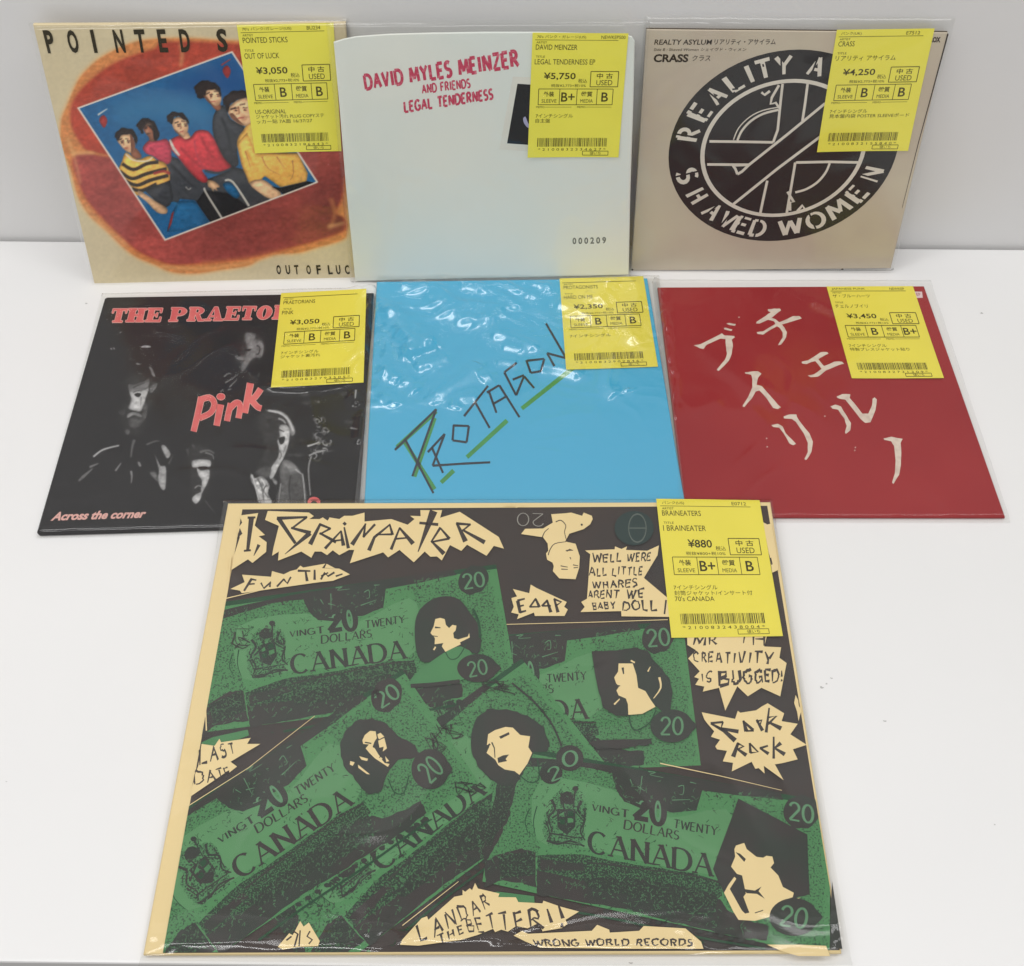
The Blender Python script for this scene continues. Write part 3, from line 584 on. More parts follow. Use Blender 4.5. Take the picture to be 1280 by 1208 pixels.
# ------------------------------------------------------------------ 3. tan sleeve with the round emblem
root, A = sleeve('tan', 'tan sleeve with round black emblem, leaning on the wall')
kraft = mat('kraft_tan', (166, 153, 138), KU, c2=(178, 170, 150), thresh=(.32, .68), scale=11, detail=5)
cv = cover(root, A, [(808, 37), (1185, 41), (1113.5, 336), (789, 339)], kraft, .25, mat('kraft_edge', (60, 48, 34), KU))
z = Z(760, 0, 2.4615)
blk_i = mat('emblem_black', (36, 36, 37), KU, c2=(42, 39, 38), thresh=(.3, .7), scale=14); wht = mat('emblem_line', (192, 186, 174), KU); kin = mat('kraft_ink', (44, 36, 30), KU)
rim = [ap(A.H, p) for p in z((198, 470), (223, 350), (300, 250), (420, 182), (560, 154), (640, 157), (215, 590), (290, 680), (380, 725), (490, 745), (620, 730), (740, 670), (830, 585), (880, 465))]
def fit_circle(pts):
    A3 = Matrix.Identity(3)*0; b3 = Vector((0, 0, 0))
    for x, y in pts:
        r = Vector((2*x, 2*y, 1)); t = x*x+y*y
        for i in range(3):
            b3[i] += r[i]*t
            for j in range(3): A3[i][j] += r[i]*r[j]
    s = A3.inverted() @ b3; return s.x, s.y, math.sqrt(s.z+s.x**2+s.y**2)
ccx, ccy, cr = fit_circle(rim)
E_ = lambda r, a: ap(A.Hi, (ccx+cr*r*math.cos(a), ccy+cr*r*math.sin(a)))
ring = lambda r, n=72: [E_(r, 2*math.pi*i/n) for i in range(n)]
A.poly('emblem', blk_i, ring(1), 1)
def annulus(r0, r1, m, l, n=72):
    a, b = ring(r1, n), ring(r0, n); A.add('emblem', m, [[a[i], a[(i+1) % n], b[(i+1) % n], b[i]] for i in range(n)], l)
annulus(.685, .722, wht, 2)
def tang(p):
    x, y = ap(A.H, p); return math.atan2(y-ccy, x-ccx)
def ring_text(s, pts, bottom):
    for ch, p in zip(s, pts):
        a = tang(z(p)[0]); h0, h1 = .775, .945; hw = {'I': .02, 'W': .115, 'M': .1, 'O': .085}.get(ch, .068)
        da = hw/.86
        # stencil letters: the face of each letter split by one dark bridge
        if not bottom: qd = [E_(h1, a+da*.95), E_(h1, a-da*.95), E_(h0, a-da), E_(h0, a+da)]
        else: qd = [E_(h0, a-da), E_(h0, a+da), E_(h1, a+da*.95), E_(h1, a-da*.95)]
        A.skel('emblem_lettering', wht, ch, [tuple(Vector(qd[0])*.94+Vector(qd[1])*.06), tuple(Vector(qd[1])*.94+Vector(qd[0])*.06), tuple(Vector(qd[2])*.94+Vector(qd[3])*.06), tuple(Vector(qd[3])*.94+Vector(qd[2])*.06)], 3, .22, .18)
        Hq = homography([(0, 0), (1, 0), (1, 1), (0, 1)], qd)
        br = {'I': [], 'M': [], 'W': [], 'N': [((.2, -.1), (.2, 1.1))], 'T': [((.5, .17), (.5, .32))], 'L': [((.1, .8), (.45, .95))], 'O': [((.32, -.1), (.32, 1.1))], 'D': [((.4, -.1), (.4, 1.1))]}.get(ch, [((.36, -.1), (.36, 1.1))])
        for u, v in br: A.stroke('emblem_lettering', blk_i, [ap(Hq, u), ap(Hq, v)], 2.2, 4)
ring_text('REALITYASYL', [(258, 415), (287, 347), (335, 296), (392, 257), (437, 232), (480, 213), (540, 203), (640, 210), (720, 235), (790, 290), (830, 350)], False)
ring_text('SHAVED', [(248, 540), (285, 597), (332, 642), (372, 672), (412, 692), (462, 704)], True)
ring_text('WOMEN', [(562, 704), (640, 680), (705, 640), (760, 592), (812, 535)], True)
def wl(pts, w_=3.2, l=5, sm=0):
    wl.n = getattr(wl, 'n', 0)+1; A.stroke('emblem', wht, z(*pts), w_, l+(wl.n % 9)*.07, sm=sm)
for a in ([(537, 258), (529, 330), (522, 400), (508, 438)], [(614, 258), (606, 320), (598, 372)], [(312, 435), (400, 436), (508, 438)], [(305, 506), (434, 507)], [(668, 318), (550, 415), (434, 507)], [(720, 372), (660, 415), (520, 520), (386, 628)],
          [(434, 507), (412, 528), (398, 536)], [(398, 536), (392, 520), (384, 509)], [(384, 509), (434, 507)],
          [(578, 500), (680, 498), (778, 500)], [(490, 556), (478, 610), (468, 658)], [(576, 500), (566, 560), (550, 655)],
          [(526, 262), (504, 300), (500, 320), (516, 316), (526, 332)], [(472, 284), (482, 292), (498, 280)], [(552, 590), (572, 622), (560, 622), (560, 648)], [(582, 650), (598, 632), (606, 646)]): wl(a)
wl([(398, 432), (412, 402), (440, 372), (478, 350), (524, 338)], 2.8, 5, 4); wl([(386, 430), (402, 394), (436, 360), (476, 340), (524, 330)], 1.4, 5, 4)
wl([(576, 592), (610, 582), (645, 560), (670, 530), (682, 502)], 2.8, 5, 4); wl([(690, 400), (720, 430), (742, 460)], 2.8, 5, 3)
tx = lambda s, x0, y0, x1, y1, **kw: A.text('header_lettering', kin, s, z((x0+3, y0), (x1+3, y0), (x1, y1), (x0, y1)), 2, **kw)
tx('REALTY ASYLUM', 142, 122, 318, 138, bold=.014); tx('リアリティ・アサイラム', 326, 121, 515, 138, bold=.01); tx('Side B : Shaved Women シェイヴド・ウィメン', 140, 147, 424, 158); tx('CRASS', 139, 167, 246, 192, bold=.035); tx('クラス', 258, 170, 314, 188)
A.text('header_lettering', kin, 'ROX', z((992, 114), (1024, 114), (1022, 131), (990, 131)), 2, bold=.05)
A.stroke('header_lettering', kin, z((1046, 104), (1000, 275), (955, 440), (905, 640)), 1.9, 2, .5)
A.disc('header_lettering', kin, z((74, 830))[0], 1.6, 1.2, 2); A.disc('header_lettering', kin, z((721, 829))[0], 1.6, 1.0, 2)
A.build(cv)
sticker(root, A, [(1046, 37), (1168, 35), (1134.5, 187.5), (1020.6, 189)], KU, 'upright', dict(head='パンク(UK)', code='E7512', artist='CRASS', title='リアリティ アサイラム', tw=1.7, price='¥4,250', g='BB', notes=['7インチシングル', '見本盤内袋 POSTER SLEEVEポード'], nw=1.05), 14)
bag(root, (-9.35, 9.25, -.12, 19.25), m_film, .16, .25, f=crease(5, .05, .3))

# ------------------------------------------------------------------ 4. black sleeve with pink lettering
root, A = sleeve('black', 'black sleeve with pink lettering and dim grey faces, lying on the white table')
K = KT
bk = mat('black_cover', (46, 45, 46), K, var=.1, scale=20)
cv = cover(root, A, [(131, 373), (134, 371.5), (467, 366), (447, 656), (49, 667.7), (46, 665)], bk, .25)
pk = mat('pink_ink', (226, 118, 114), K, c2=(214, 100, 100), thresh=(.4, .6), scale=80); pkl = mat('pink_outline', (222, 172, 162), K)
zz = Z(30, 340, 2.7826); a7 = Z(60, 400, 4.6462); a8 = Z(220, 400, 4.646)
g1 = mat('face_light', (168, 166, 166), K, c2=(140, 138, 138), thresh=(.4, .68), scale=160); g2 = mat('face_mid', (112, 110, 111), K, c2=(88, 86, 87), thresh=(.35, .65), scale=140); g3 = mat('face_dark', (78, 76, 78), K, var=.15, scale=100)
zt = Z(120, 370, 5.3333)
R4 = lambda x0, y0, x1, y1: [(x0, y0), (x1, y0), (x1, y1), (x0, y1)]
oval = lambda cx, cy, rx, ry, n=20: [(cx+rx*math.cos(2*math.pi*i/n), cy+ry*math.sin(2*math.pi*i/n)) for i in range(n)]
SLAB = {'T': [R4(0, .86, 1, 1), R4(0, .66, .1, .86), R4(.9, .66, 1, .86), R4(.31, 0, .69, .9), R4(.16, 0, .84, .13)],
 'H': [R4(.09, 0, .42, 1), R4(.58, 0, .91, 1), R4(.4, .43, .6, .57), R4(0, 0, .49, .13), R4(0, .87, .49, 1), R4(.53, 0, 1, .13), R4(.53, .87, 1, 1)],
 'E': [R4(.09, 0, .46, 1), R4(0, .87, .96, 1), R4(.84, .66, .96, .9), R4(.4, .44, .72, .56), R4(.64, .33, .72, .67), R4(0, 0, 1, .13), R4(.88, .1, 1, .36)],
 'P': [R4(.09, 0, .45, 1), R4(0, 0, .56, .13), R4(0, .87, .5, 1), (oval(.52, .7, .46, .3), oval(.55, .7, .11, .17))],
 'R': [R4(.09, 0, .42, 1), R4(0, 0, .5, .13), R4(0, .87, .5, 1), (oval(.48, .73, .42, .27), oval(.5, .73, .1, .14)), [(.42, .5), (.66, .5), (.86, .12), (1.02, .14), (1.02, 0), (.66, 0)]],
 'A': [[(.4, 1), (.6, 1), (.95, .1), (.58, .1)], [(.4, 1), (.47, 1), (.24, .1), (.12, .1)], R4(.25, .28, .68, .38), R4(0, 0, .38, .13), R4(.5, 0, 1.06, .13)],
 'O': [(oval(.5, .5, .5, .5), oval(.5, .5, .13, .36))]}
for ch, x0, x1, y0, y1 in (('T', 92, 190, 86, 178), ('H', 196, 318, 84, 175), ('E', 326, 428, 82, 174), ('P', 482, 592, 78, 172), ('R', 604, 716, 76, 169), ('A', 722, 838, 74, 167), ('E', 850, 948, 72, 163), ('T', 960, 1050, 70, 160), ('O', 1062, 1162, 67, 158), ('R', 1172, 1280, 64, 156)):
    for dx, dy, m_, l in ((-3, 0, pkl, 2), (4, 0, pkl, 2.2), (0, -3, pkl, 2.4), (0, 4, pkl, 2.6), (0, 0, pk, 3)):
        for j_, sh in enumerate(SLAB[ch]):
            o_, h_ = (sh if isinstance(sh, tuple) else (sh, None))
            mp = lambda L_: zt(*[(x0+dx+(x1-x0)*u+22*(v-.0), y1+dy-(y1-y0)*v) for u, v in L_])
            A.poly('title_lettering', m_, mp(o_), l+j_*.02, holes=[mp(h_)] if h_ else ())
S4 = lambda m, pts, w_, l, w2=None, f=zz, part='pink_lettering', sm=4: A.stroke(part, m, f(*pts), w_, l, w2, sm=sm)
for m_, l, e in ((pkl, 4, 1.2), (pk, 5, 0)):
    S4(m_, [(618, 436), (606, 490), (590, 556)], 8+e, l, 6.5+e); l += .15; S4(m_, [(612, 446), (645, 438), (662, 458), (650, 490), (610, 510)], 7+e, l, 6.5+e)
    S4(m_, [(684, 462), (677, 500), (670, 536)], 8+e, l, 7+e); A.disc('pink_lettering', m_, zz((685, 435))[0], 5+e/2, 4+e/2, l)
    S4(m_, [(720, 458), (712, 490), (706, 520)], 7+e, l, 6.5+e); S4(m_, [(716, 476), (738, 456), (752, 466), (746, 510)], 7+e, l+.2, 6.5+e)
    S4(m_, [(788, 388), (778, 440), (768, 492)], 8+e, l, 7+e); S4(m_, [(824, 408), (804, 436), (784, 448)], 7+e, l+.2, 7+e); S4(m_, [(790, 446), (812, 470), (826, 476)], 7+e, l+.3, 6.5+e)
A.text('subtitle_lettering', pkl, 'Across the corner', [(66.5, 640.5), (184, 637), (181.5, 647.8), (63, 651.5)], 4, bold=.04, shear=.25)
A.disc('pink_lettering', pk, (392.5, 628), 8, 6.5, 4); A.disc('pink_lettering', bk, (392.5, 630), 4, 3.5, 5)
PB = Paint(44, 405, 466, 650, (46, 45, 46), 9); b1 = Z(110, 430, 5.2533); b2 = Z(270, 400, 5.033)
def f1(v, pts, f=b1, bl=.9, op=1, g_=.25):
    v = 46+(v-46)*(.5 if bl > 2.5 else 1.06 if v > 100 else 1.05); PB.poly(f(*pts), (v, v-1, v-1), bl if bl > 2.5 else bl*.62, op, 3, .3, g_)
def l1(v, pts, w_, w2=None, f=b1, bl=.45, op=1):
    v = 46+(v-46)*1.08; PB.line(f(*pts), w_, (v, v-1, v-1), bl, w2, op)
f2 = lambda v, pts, **k: f1(v, pts, b2, **k); l2 = lambda v, pts, w_, w2=None, **k: l1(v, pts, w_, w2, b2, **k)
# bearded face with lapels
f1(62, [(230, 230), (330, 180), (440, 200), (450, 330), (390, 480), (350, 590), (260, 590), (200, 450), (250, 350)], bl=5)
f1(112, [(265, 268), (300, 270), (360, 250), (398, 230), (402, 265), (375, 305), (310, 312), (275, 320)]); l1(70, [(295, 288), (340, 268), (375, 255)], 2.2, 1)
f1(178, [(272, 318), (300, 312), (388, 298), (398, 260), (396, 305), (378, 360), (366, 410), (346, 442), (312, 440), (268, 425), (276, 395), (286, 360)])
f1(52, [(303, 336), (325, 322), (350, 330), (332, 352)], bl=.6); l1(86, [(296, 320), (320, 310), (352, 312)], 1.4, .8); l1(120, [(288, 360), (278, 395), (270, 420)], 1.2); l1(110, [(350, 350), (345, 410)], 2, .8, op=.6)
f1(118, [(405, 292), (430, 262), (456, 262), (440, 300), (412, 325)]); f1(138, [(400, 150), (420, 162), (442, 215), (424, 208), (412, 180)]); f1(92, [(366, 400), (388, 400), (382, 480), (350, 520), (356, 465)], bl=1.4); l1(128, [(316, 130), (345, 136)], 2, 1)
f1(140, [(262, 462), (290, 450), (330, 455), (352, 470), (345, 485), (300, 468), (260, 488)]); f1(84, [(262, 500), (310, 480), (360, 490), (340, 540), (290, 556)], bl=1.6); f1(78, [(205, 440), (250, 440), (240, 465), (205, 465)], bl=2); f1(104, [(240, 570), (262, 562), (278, 580), (258, 596)], bl=1.4); l1(92, [(305, 630), (290, 680), (282, 745)], 3.6, 1.6)
l1(165, [(205, 668), (150, 680), (90, 700), (35, 742)], 1.6, 2.4); l1(112, [(10, 810), (70, 785)], 3, 1); l1(104, [(-40, 880), (30, 820)], 4, 1.4); l1(100, [(-60, 900), (-10, 850)], 3, 1); l1(120, [(180, 835), (218, 782)], 2.6, 1.2); f1(152, [(325, 778), (338, 775), (350, 800), (338, 806)]); l1(126, [(282, 835), (288, 870), (284, 915)], 3, 1)
f1(158, [(440, 728), (452, 755), (476, 802), (512, 812), (508, 948), (482, 952), (458, 890), (466, 830)]); f1(112, [(405, 845), (445, 842), (462, 905), (430, 880)], bl=1.4); f1(164, [(482, 670), (505, 668), (542, 722), (520, 752), (492, 705)]); l1(92, [(385, 662), (440, 640), (470, 640)], 2.4, 1); l1(80, [(530, 790), (560, 730)], 2, .8)
f1(190, [(348, 22), (376, 10), (416, 20), (380, 26)], bl=.5); l1(150, [(148, 28), (158, 38)], 1.2); l1(150, [(166, 26), (176, 36)], 1.2); l1(100, [(205, -70), (222, -80)], 1.4)
# face below, lit from the right
f1(60, [(640, 690), (700, 650), (800, 680), (830, 800), (790, 980), (720, 1060), (670, 1000), (660, 850)], bl=4)
f1(182, [(684, 772), (722, 760), (800, 765), (806, 800), (790, 808), (750, 806), (690, 812)]); f1(180, [(716, 815), (742, 832), (790, 826), (800, 850), (790, 900), (765, 950), (740, 988), (748, 902), (726, 862)]); f1(60, [(722, 812), (760, 804), (790, 810), (770, 826), (738, 826)], bl=.6); l1(150, [(700, 950), (722, 932), (748, 940), (742, 958)], 1.3, .8); f1(186, [(684, 1012), (715, 985), (745, 978), (738, 1020), (712, 1050), (690, 1036)]); l1(64, [(700, 972), (745, 966)], 1.4, .8); l1(78, [(684, 662), (702, 684)], 2.4, 1); l1(96, [(735, 712), (790, 700), (830, 720)], 3.2, 1.4); l1(110, [(770, 715), (815, 730), (826, 760)], 2.4, 1); l1(74, [(650, 690), (660, 730)], 3, 1); l1(80, [(770, 1030), (830, 1110)], 1.4, .6)
# singer at the top with a striped microphone
f2(78, [(170, 90), (250, 80), (310, 130), (300, 230), (240, 260), (170, 330), (110, 250), (150, 180)], bl=3.4)
f2(116, [(180, 92), (212, 80), (250, 96), (246, 122), (290, 132), (300, 190), (282, 240), (250, 236), (215, 262), (172, 326), (152, 300), (166, 262), (120, 242), (132, 216), (172, 226), (196, 190), (190, 150)], bl=1.5); f2(140, [(205, 150), (230, 130), (235, 180), (215, 230), (190, 280), (180, 262), (206, 210)], bl=1.6)
f2(52, [(176, 192), (200, 184), (222, 186), (205, 198)], bl=.7); f2(48, [(132, 216), (156, 212), (150, 230), (135, 228)], bl=.8); l2(54, [(150, 262), (180, 258)], 1.6, .8); l2(60, [(256, 160), (276, 176), (268, 214), (252, 216)], 1.8, 1); l2(134, [(268, 140), (294, 168), (286, 226)], 2, 1); l2(110, [(190, 92), (226, 86)], 3, 1.6)
for a_ in ([(50, 358), (78, 338), (98, 342)], [(58, 396), (100, 372), (132, 346)], [(84, 424), (132, 376)], [(28, 452), (48, 440)], [(75, 440), (98, 436)]): l2(122, a_, 1.7, .9)
l2(76, [(262, 360), (275, 330)], 3, 1); f2(70, [(190, 330), (250, 340), (260, 400), (200, 390)], bl=3)
# profile with striped hair, shirt and jacket
f2(66, [(250, 600), (400, 560), (500, 700), (470, 850), (420, 950), (330, 1000), (240, 960), (300, 800)], bl=4)
f2(150, [(310, 570), (380, 568), (445, 598), (494, 680), (494, 722), (470, 724), (452, 660), (420, 612), (370, 586)]); l2(190, [(330, 572), (400, 586), (455, 630), (486, 700)], 1.5, 2); l2(62, [(380, 590), (430, 618), (462, 680)], 1.7, 1.2); l2(150, [(392, 620), (430, 640), (446, 690)], 2.6, 1.4); l2(54, [(400, 648), (450, 660)], 1.8, 1)
f2(182, [(408, 662), (445, 664), (464, 700), (456, 780), (430, 860), (396, 920), (376, 962), (352, 1002), (335, 986), (346, 930), (386, 872), (398, 822), (386, 762), (402, 732), (396, 690)]); f2(56, [(392, 745), (412, 738), (434, 736), (428, 772), (404, 784)], bl=.8); l2(70, [(396, 690), (430, 705)], 2, 1); l2(96, [(398, 822), (412, 850), (400, 880)], 1.6, .8); l2(110, [(440, 790), (420, 850)], 2, .8, op=.6)
f2(150, [(350, 992), (384, 1018), (378, 1040), (360, 1020)]); f2(88, [(345, 930), (300, 926), (246, 962), (300, 992), (335, 985)], bl=1.4)
f2(168, [(222, 965), (240, 998), (292, 985), (336, 1040), (326, 1092), (352, 1155), (275, 1155), (255, 1072), (220, 1012)], g_=.5); l2(96, [(262, 1000), (290, 1060), (300, 1140)], 2.2, 1.2); l2(206, [(285, 1000), (312, 1050), (305, 1100)], 1.8, .8); l2(84, [(318, 1040), (300, 1075), (330, 1120)], 1.6, .8); l2(200, [(228, 975), (250, 1060), (272, 1150)], 1.2, 1)
f2(92, [(400, 930), (440, 880), (492, 905), (532, 960), (548, 975), (564, 1160), (380, 1160), (402, 1040)], bl=1); f2(128, [(428, 880), (490, 910), (532, 962), (470, 975), (452, 932), (420, 930)], bl=1.4); f2(112, [(462, 980), (540, 975), (556, 1160), (505, 1160), (470, 1060)], bl=3); l2(182, [(544, 970), (554, 1050), (562, 1155)], 1.2, 1); l2(150, [(408, 1030), (392, 1150)], 1.2, .8); l2(60, [(470, 980), (460, 1060), (470, 1150)], 2, 1.4); l2(170, [(500, 940), (540, 972)], 2, 1)
# dried flower and its stalk
rn = random.Random(4)
for cx_, cy_, n_ in ((640, 640, 7), (680, 700, 7), (620, 720, 6), (650, 770, 8), (700, 780, 5), (640, 820, 7), (690, 830, 4)):
    for i in range(n_):
        r_ = rn.uniform(8, 26); a0 = rn.uniform(0, 6); x_, y_ = cx_+rn.gauss(0, 12), cy_+rn.gauss(0, 12)
        l2(rn.choice((92, 112, 140, 170)), [(x_+r_*math.cos(a0+t), y_+r_*math.sin(a0+t)*.8) for t in (0, .7, 1.4, 2.1, 2.8)], rn.uniform(.8, 2.2), .7, op=.85)
l2(178, [(575, 795), (610, 785), (650, 770)], 2.4, 1.4); l2(150, [(585, 855), (630, 835), (690, 820)], 2.2, 1.2); l2(138, [(600, 858), (582, 940), (594, 1105)], 2, 1.3); l2(88, [(610, 870), (640, 890), (660, 870)], 1.4, .8); l2(84, [(700, 830), (740, 822)], 1.6, .7)
for x_, y_, r_ in ((560, 470, 20), (570, 520, 24), (630, 515, 16), (800, 465, 22), (520, 850, 26), (540, 760, 16), (840, 640, 26), (470, 850, 16)): f2(72, [(x_-r_*1.4, y_), (x_, y_-r_*.5), (x_+r_*1.5, y_), (x_, y_+r_*.6)], bl=1.8)
l2(170, [(880, 440), (876, 495)], 2.2, 1); l2(130, [(845, 680), (890, 688)], 2.4, 1); l2(110, [(640, 512), (650, 522)], 2)
for i in range(60): l2(66, [(rn.uniform(500, 900), rn.uniform(430, 900)) for _ in (0,)]*1+[(rn.uniform(500, 900), rn.uniform(430, 900))], .1, .1, op=0) if False else None
PB.im += 4*(PB.noise(2)-.5)[..., None]
PB.build(A, 'portraits', cv, K, 1, (PB.mask([(124, 405), (463.5, 405), (448.5, 650), (54, 650)], 1) > .5) & (Paint.blur(PB.a, 1.5) > .02))
A.build(cv)
sticker(root, A, [(351.6, 367.4), (458, 361.5), (454.6, 479.6), (338.8, 485.6)], KT, 'flat', dict(artist='PRAETORIANS', title='PINK', price='¥3,050', g='BB', notes=['7インチシングル', 'ジャケット裏汚れ'], nw=1.1), 12)
bag(root, (-9.16, 9.4, -.12, 18.75), m_film_crisp, .17, .27, f=add_f(crease(2, .05, .3), crease(21, .35, .55, (1.2, .6), mask=lambda x, y: sstep(7.2, 8.6, x)*sstep(9, 12, y))), nx=160, ny=160, folds=[([ap(A.H, t) for t in p_], .3, .26) for p_ in ([(459, 366), (462, 385), (458, 400)], [(462, 395), (455, 430), (460, 450)], [(448, 425), (452, 450), (447, 470)], [(330, 486), (380, 488), (440, 480)], [(440, 495), (448, 510)], [(452, 520), (449, 560)])])

# ------------------------------------------------------------------ 5. sky-blue sleeve with marker lettering
root, A = sleeve('blue', 'sky-blue sleeve with black and green marker lettering under a crumpled shiny bag')
sky = mat('sky_blue', (70, 178, 218), K, var=.03, scale=6)
cv = cover(root, A, [(471, 352), (809, 347.5), (859, 645), (454.5, 645)], sky, .28)
zb = Z(430, 330, 2.8444); gr = mat('green_marker', (62, 146, 72), K, var=.12, scale=120); mk = mat('black_marker', (28, 40, 54), K, var=.2, scale=200)
for a in ([(188, 652), (328, 524)], [(212, 628), (322, 802)], [(250, 757), (322, 548)], [(345, 778), (390, 735)], [(437, 688), (580, 557)], [(632, 515), (820, 366)]): A.stroke('green_lettering', gr, zb(*a), 5.2, 1, 5.6)
for a in ([(181, 662), (328, 517), (243, 756)], [(216, 622), (318, 816)], [(298, 670), (358, 605), (315, 718), (420, 711), (520, 706)], [(312, 652), (352, 744)], [(388, 575), (444, 577), (436, 635), (386, 628), (390, 573)], [(427, 542), (512, 434)], [(465, 490), (518, 584)], [(508, 458), (552, 432), (624, 546)], [(516, 456), (542, 530)], [(528, 500), (580, 470)], [(614, 352), (570, 386), (612, 468), (640, 400), (676, 442)], [(600, 412), (640, 396)], [(650, 345), (712, 338), (700, 382), (664, 388), (648, 343)], [(748, 364), (722, 318), (790, 336), (718, 212)]):
    for i in range(len(a)-1): A.stroke('black_lettering', mk, zb(a[i], a[i+1]), 3.0, 2+i*.1, 2.7)
A.build(cv)
sticker(root, A, [(699.4, 348.8), (804, 346), (822.4, 459.5), (707.6, 463.6)], KT, 'flat', dict(artist='PROTAGONISTS', title='HARD ON ME', price='¥2,350', g='BB', notes=['7インチシングル'], nw=1.2), 12)
mk1 = lambda x, y: .15+.85*max(sstep(11.5, 15.5, y)*sstep(6, 1, x), .9*sstep(6, 9, y)*sstep(-2.5, -7.5, x), .7*sstep(12, 14, y)*sstep(3, 5, x))
FL = []
for p_, w_, h_ in (([(270, 85), (330, 150), (400, 195), (480, 215), (530, 180), (548, 130)], .55, .32), ([(320, 70), (360, 130), (440, 165), (500, 150)], .5, .26), ([(400, 72), (520, 108), (630, 165)], .42, .24), ([(500, 70), (600, 100), (690, 125)], .4, .22), ([(620, 68), (740, 100)], .4, .22), ([(200, 80), (250, 100), (300, 85)], .4, .22),
  ([(118, 140), (180, 220), (230, 300), (250, 350)], .6, .32), ([(150, 170), (250, 240), (325, 290)], .5, .28), ([(190, 250), (260, 290), (330, 300)], .4, .24), ([(220, 345), (280, 318), (330, 300)], .45, .26), ([(250, 385), (320, 360), (372, 335)], .4, .22), ([(135, 378), (170, 410), (200, 425)], .4, .26), ([(215, 420), (240, 445), (262, 468)], .45, .26), ([(120, 500), (160, 480), (190, 520)], .4, .18),
  ([(300, 505), (360, 460), (420, 420), (470, 375), (480, 365)], .5, .26), ([(480, 420), (520, 400)], .4, .2), ([(390, 530), (405, 490), (480, 480)], .4, .2), ([(520, 258), (600, 275), (695, 312)], .45, .26), ([(560, 300), (640, 320)], .35, .18), ([(690, 372), (760, 380), (850, 405)], .5, .28), ([(540, 350), (620, 360)], .4, .16),
  ([(750, 150), (820, 175), (895, 205)], .5, .3), ([(850, 120), (900, 130), (940, 70)], .55, .32), ([(1015, 60), (1045, 130), (1010, 230), (1045, 300)], .5, .3), ([(930, 60), (960, 90)], .4, .22), ([(965, 350), (938, 440), (970, 478)], .42, .24), ([(1005, 455), (1010, 465)], .3, .2)):
    FL.append(([ap(A.H, t) for t in zb(*p_)], w_*1.12, h_*1.22))
bag(root, (-10.0, 9.4, -.3, 19.25), film('crumpled_film', .21, 2.6, .006), .2, .3, nx=280, ny=280, f=add_f(crease(14, .12, .34, (1.0, 1.4), mask=mk1), crease(31, .05, .7, (1, 1.4), mask=mk1)), edge=.45, folds=FL)

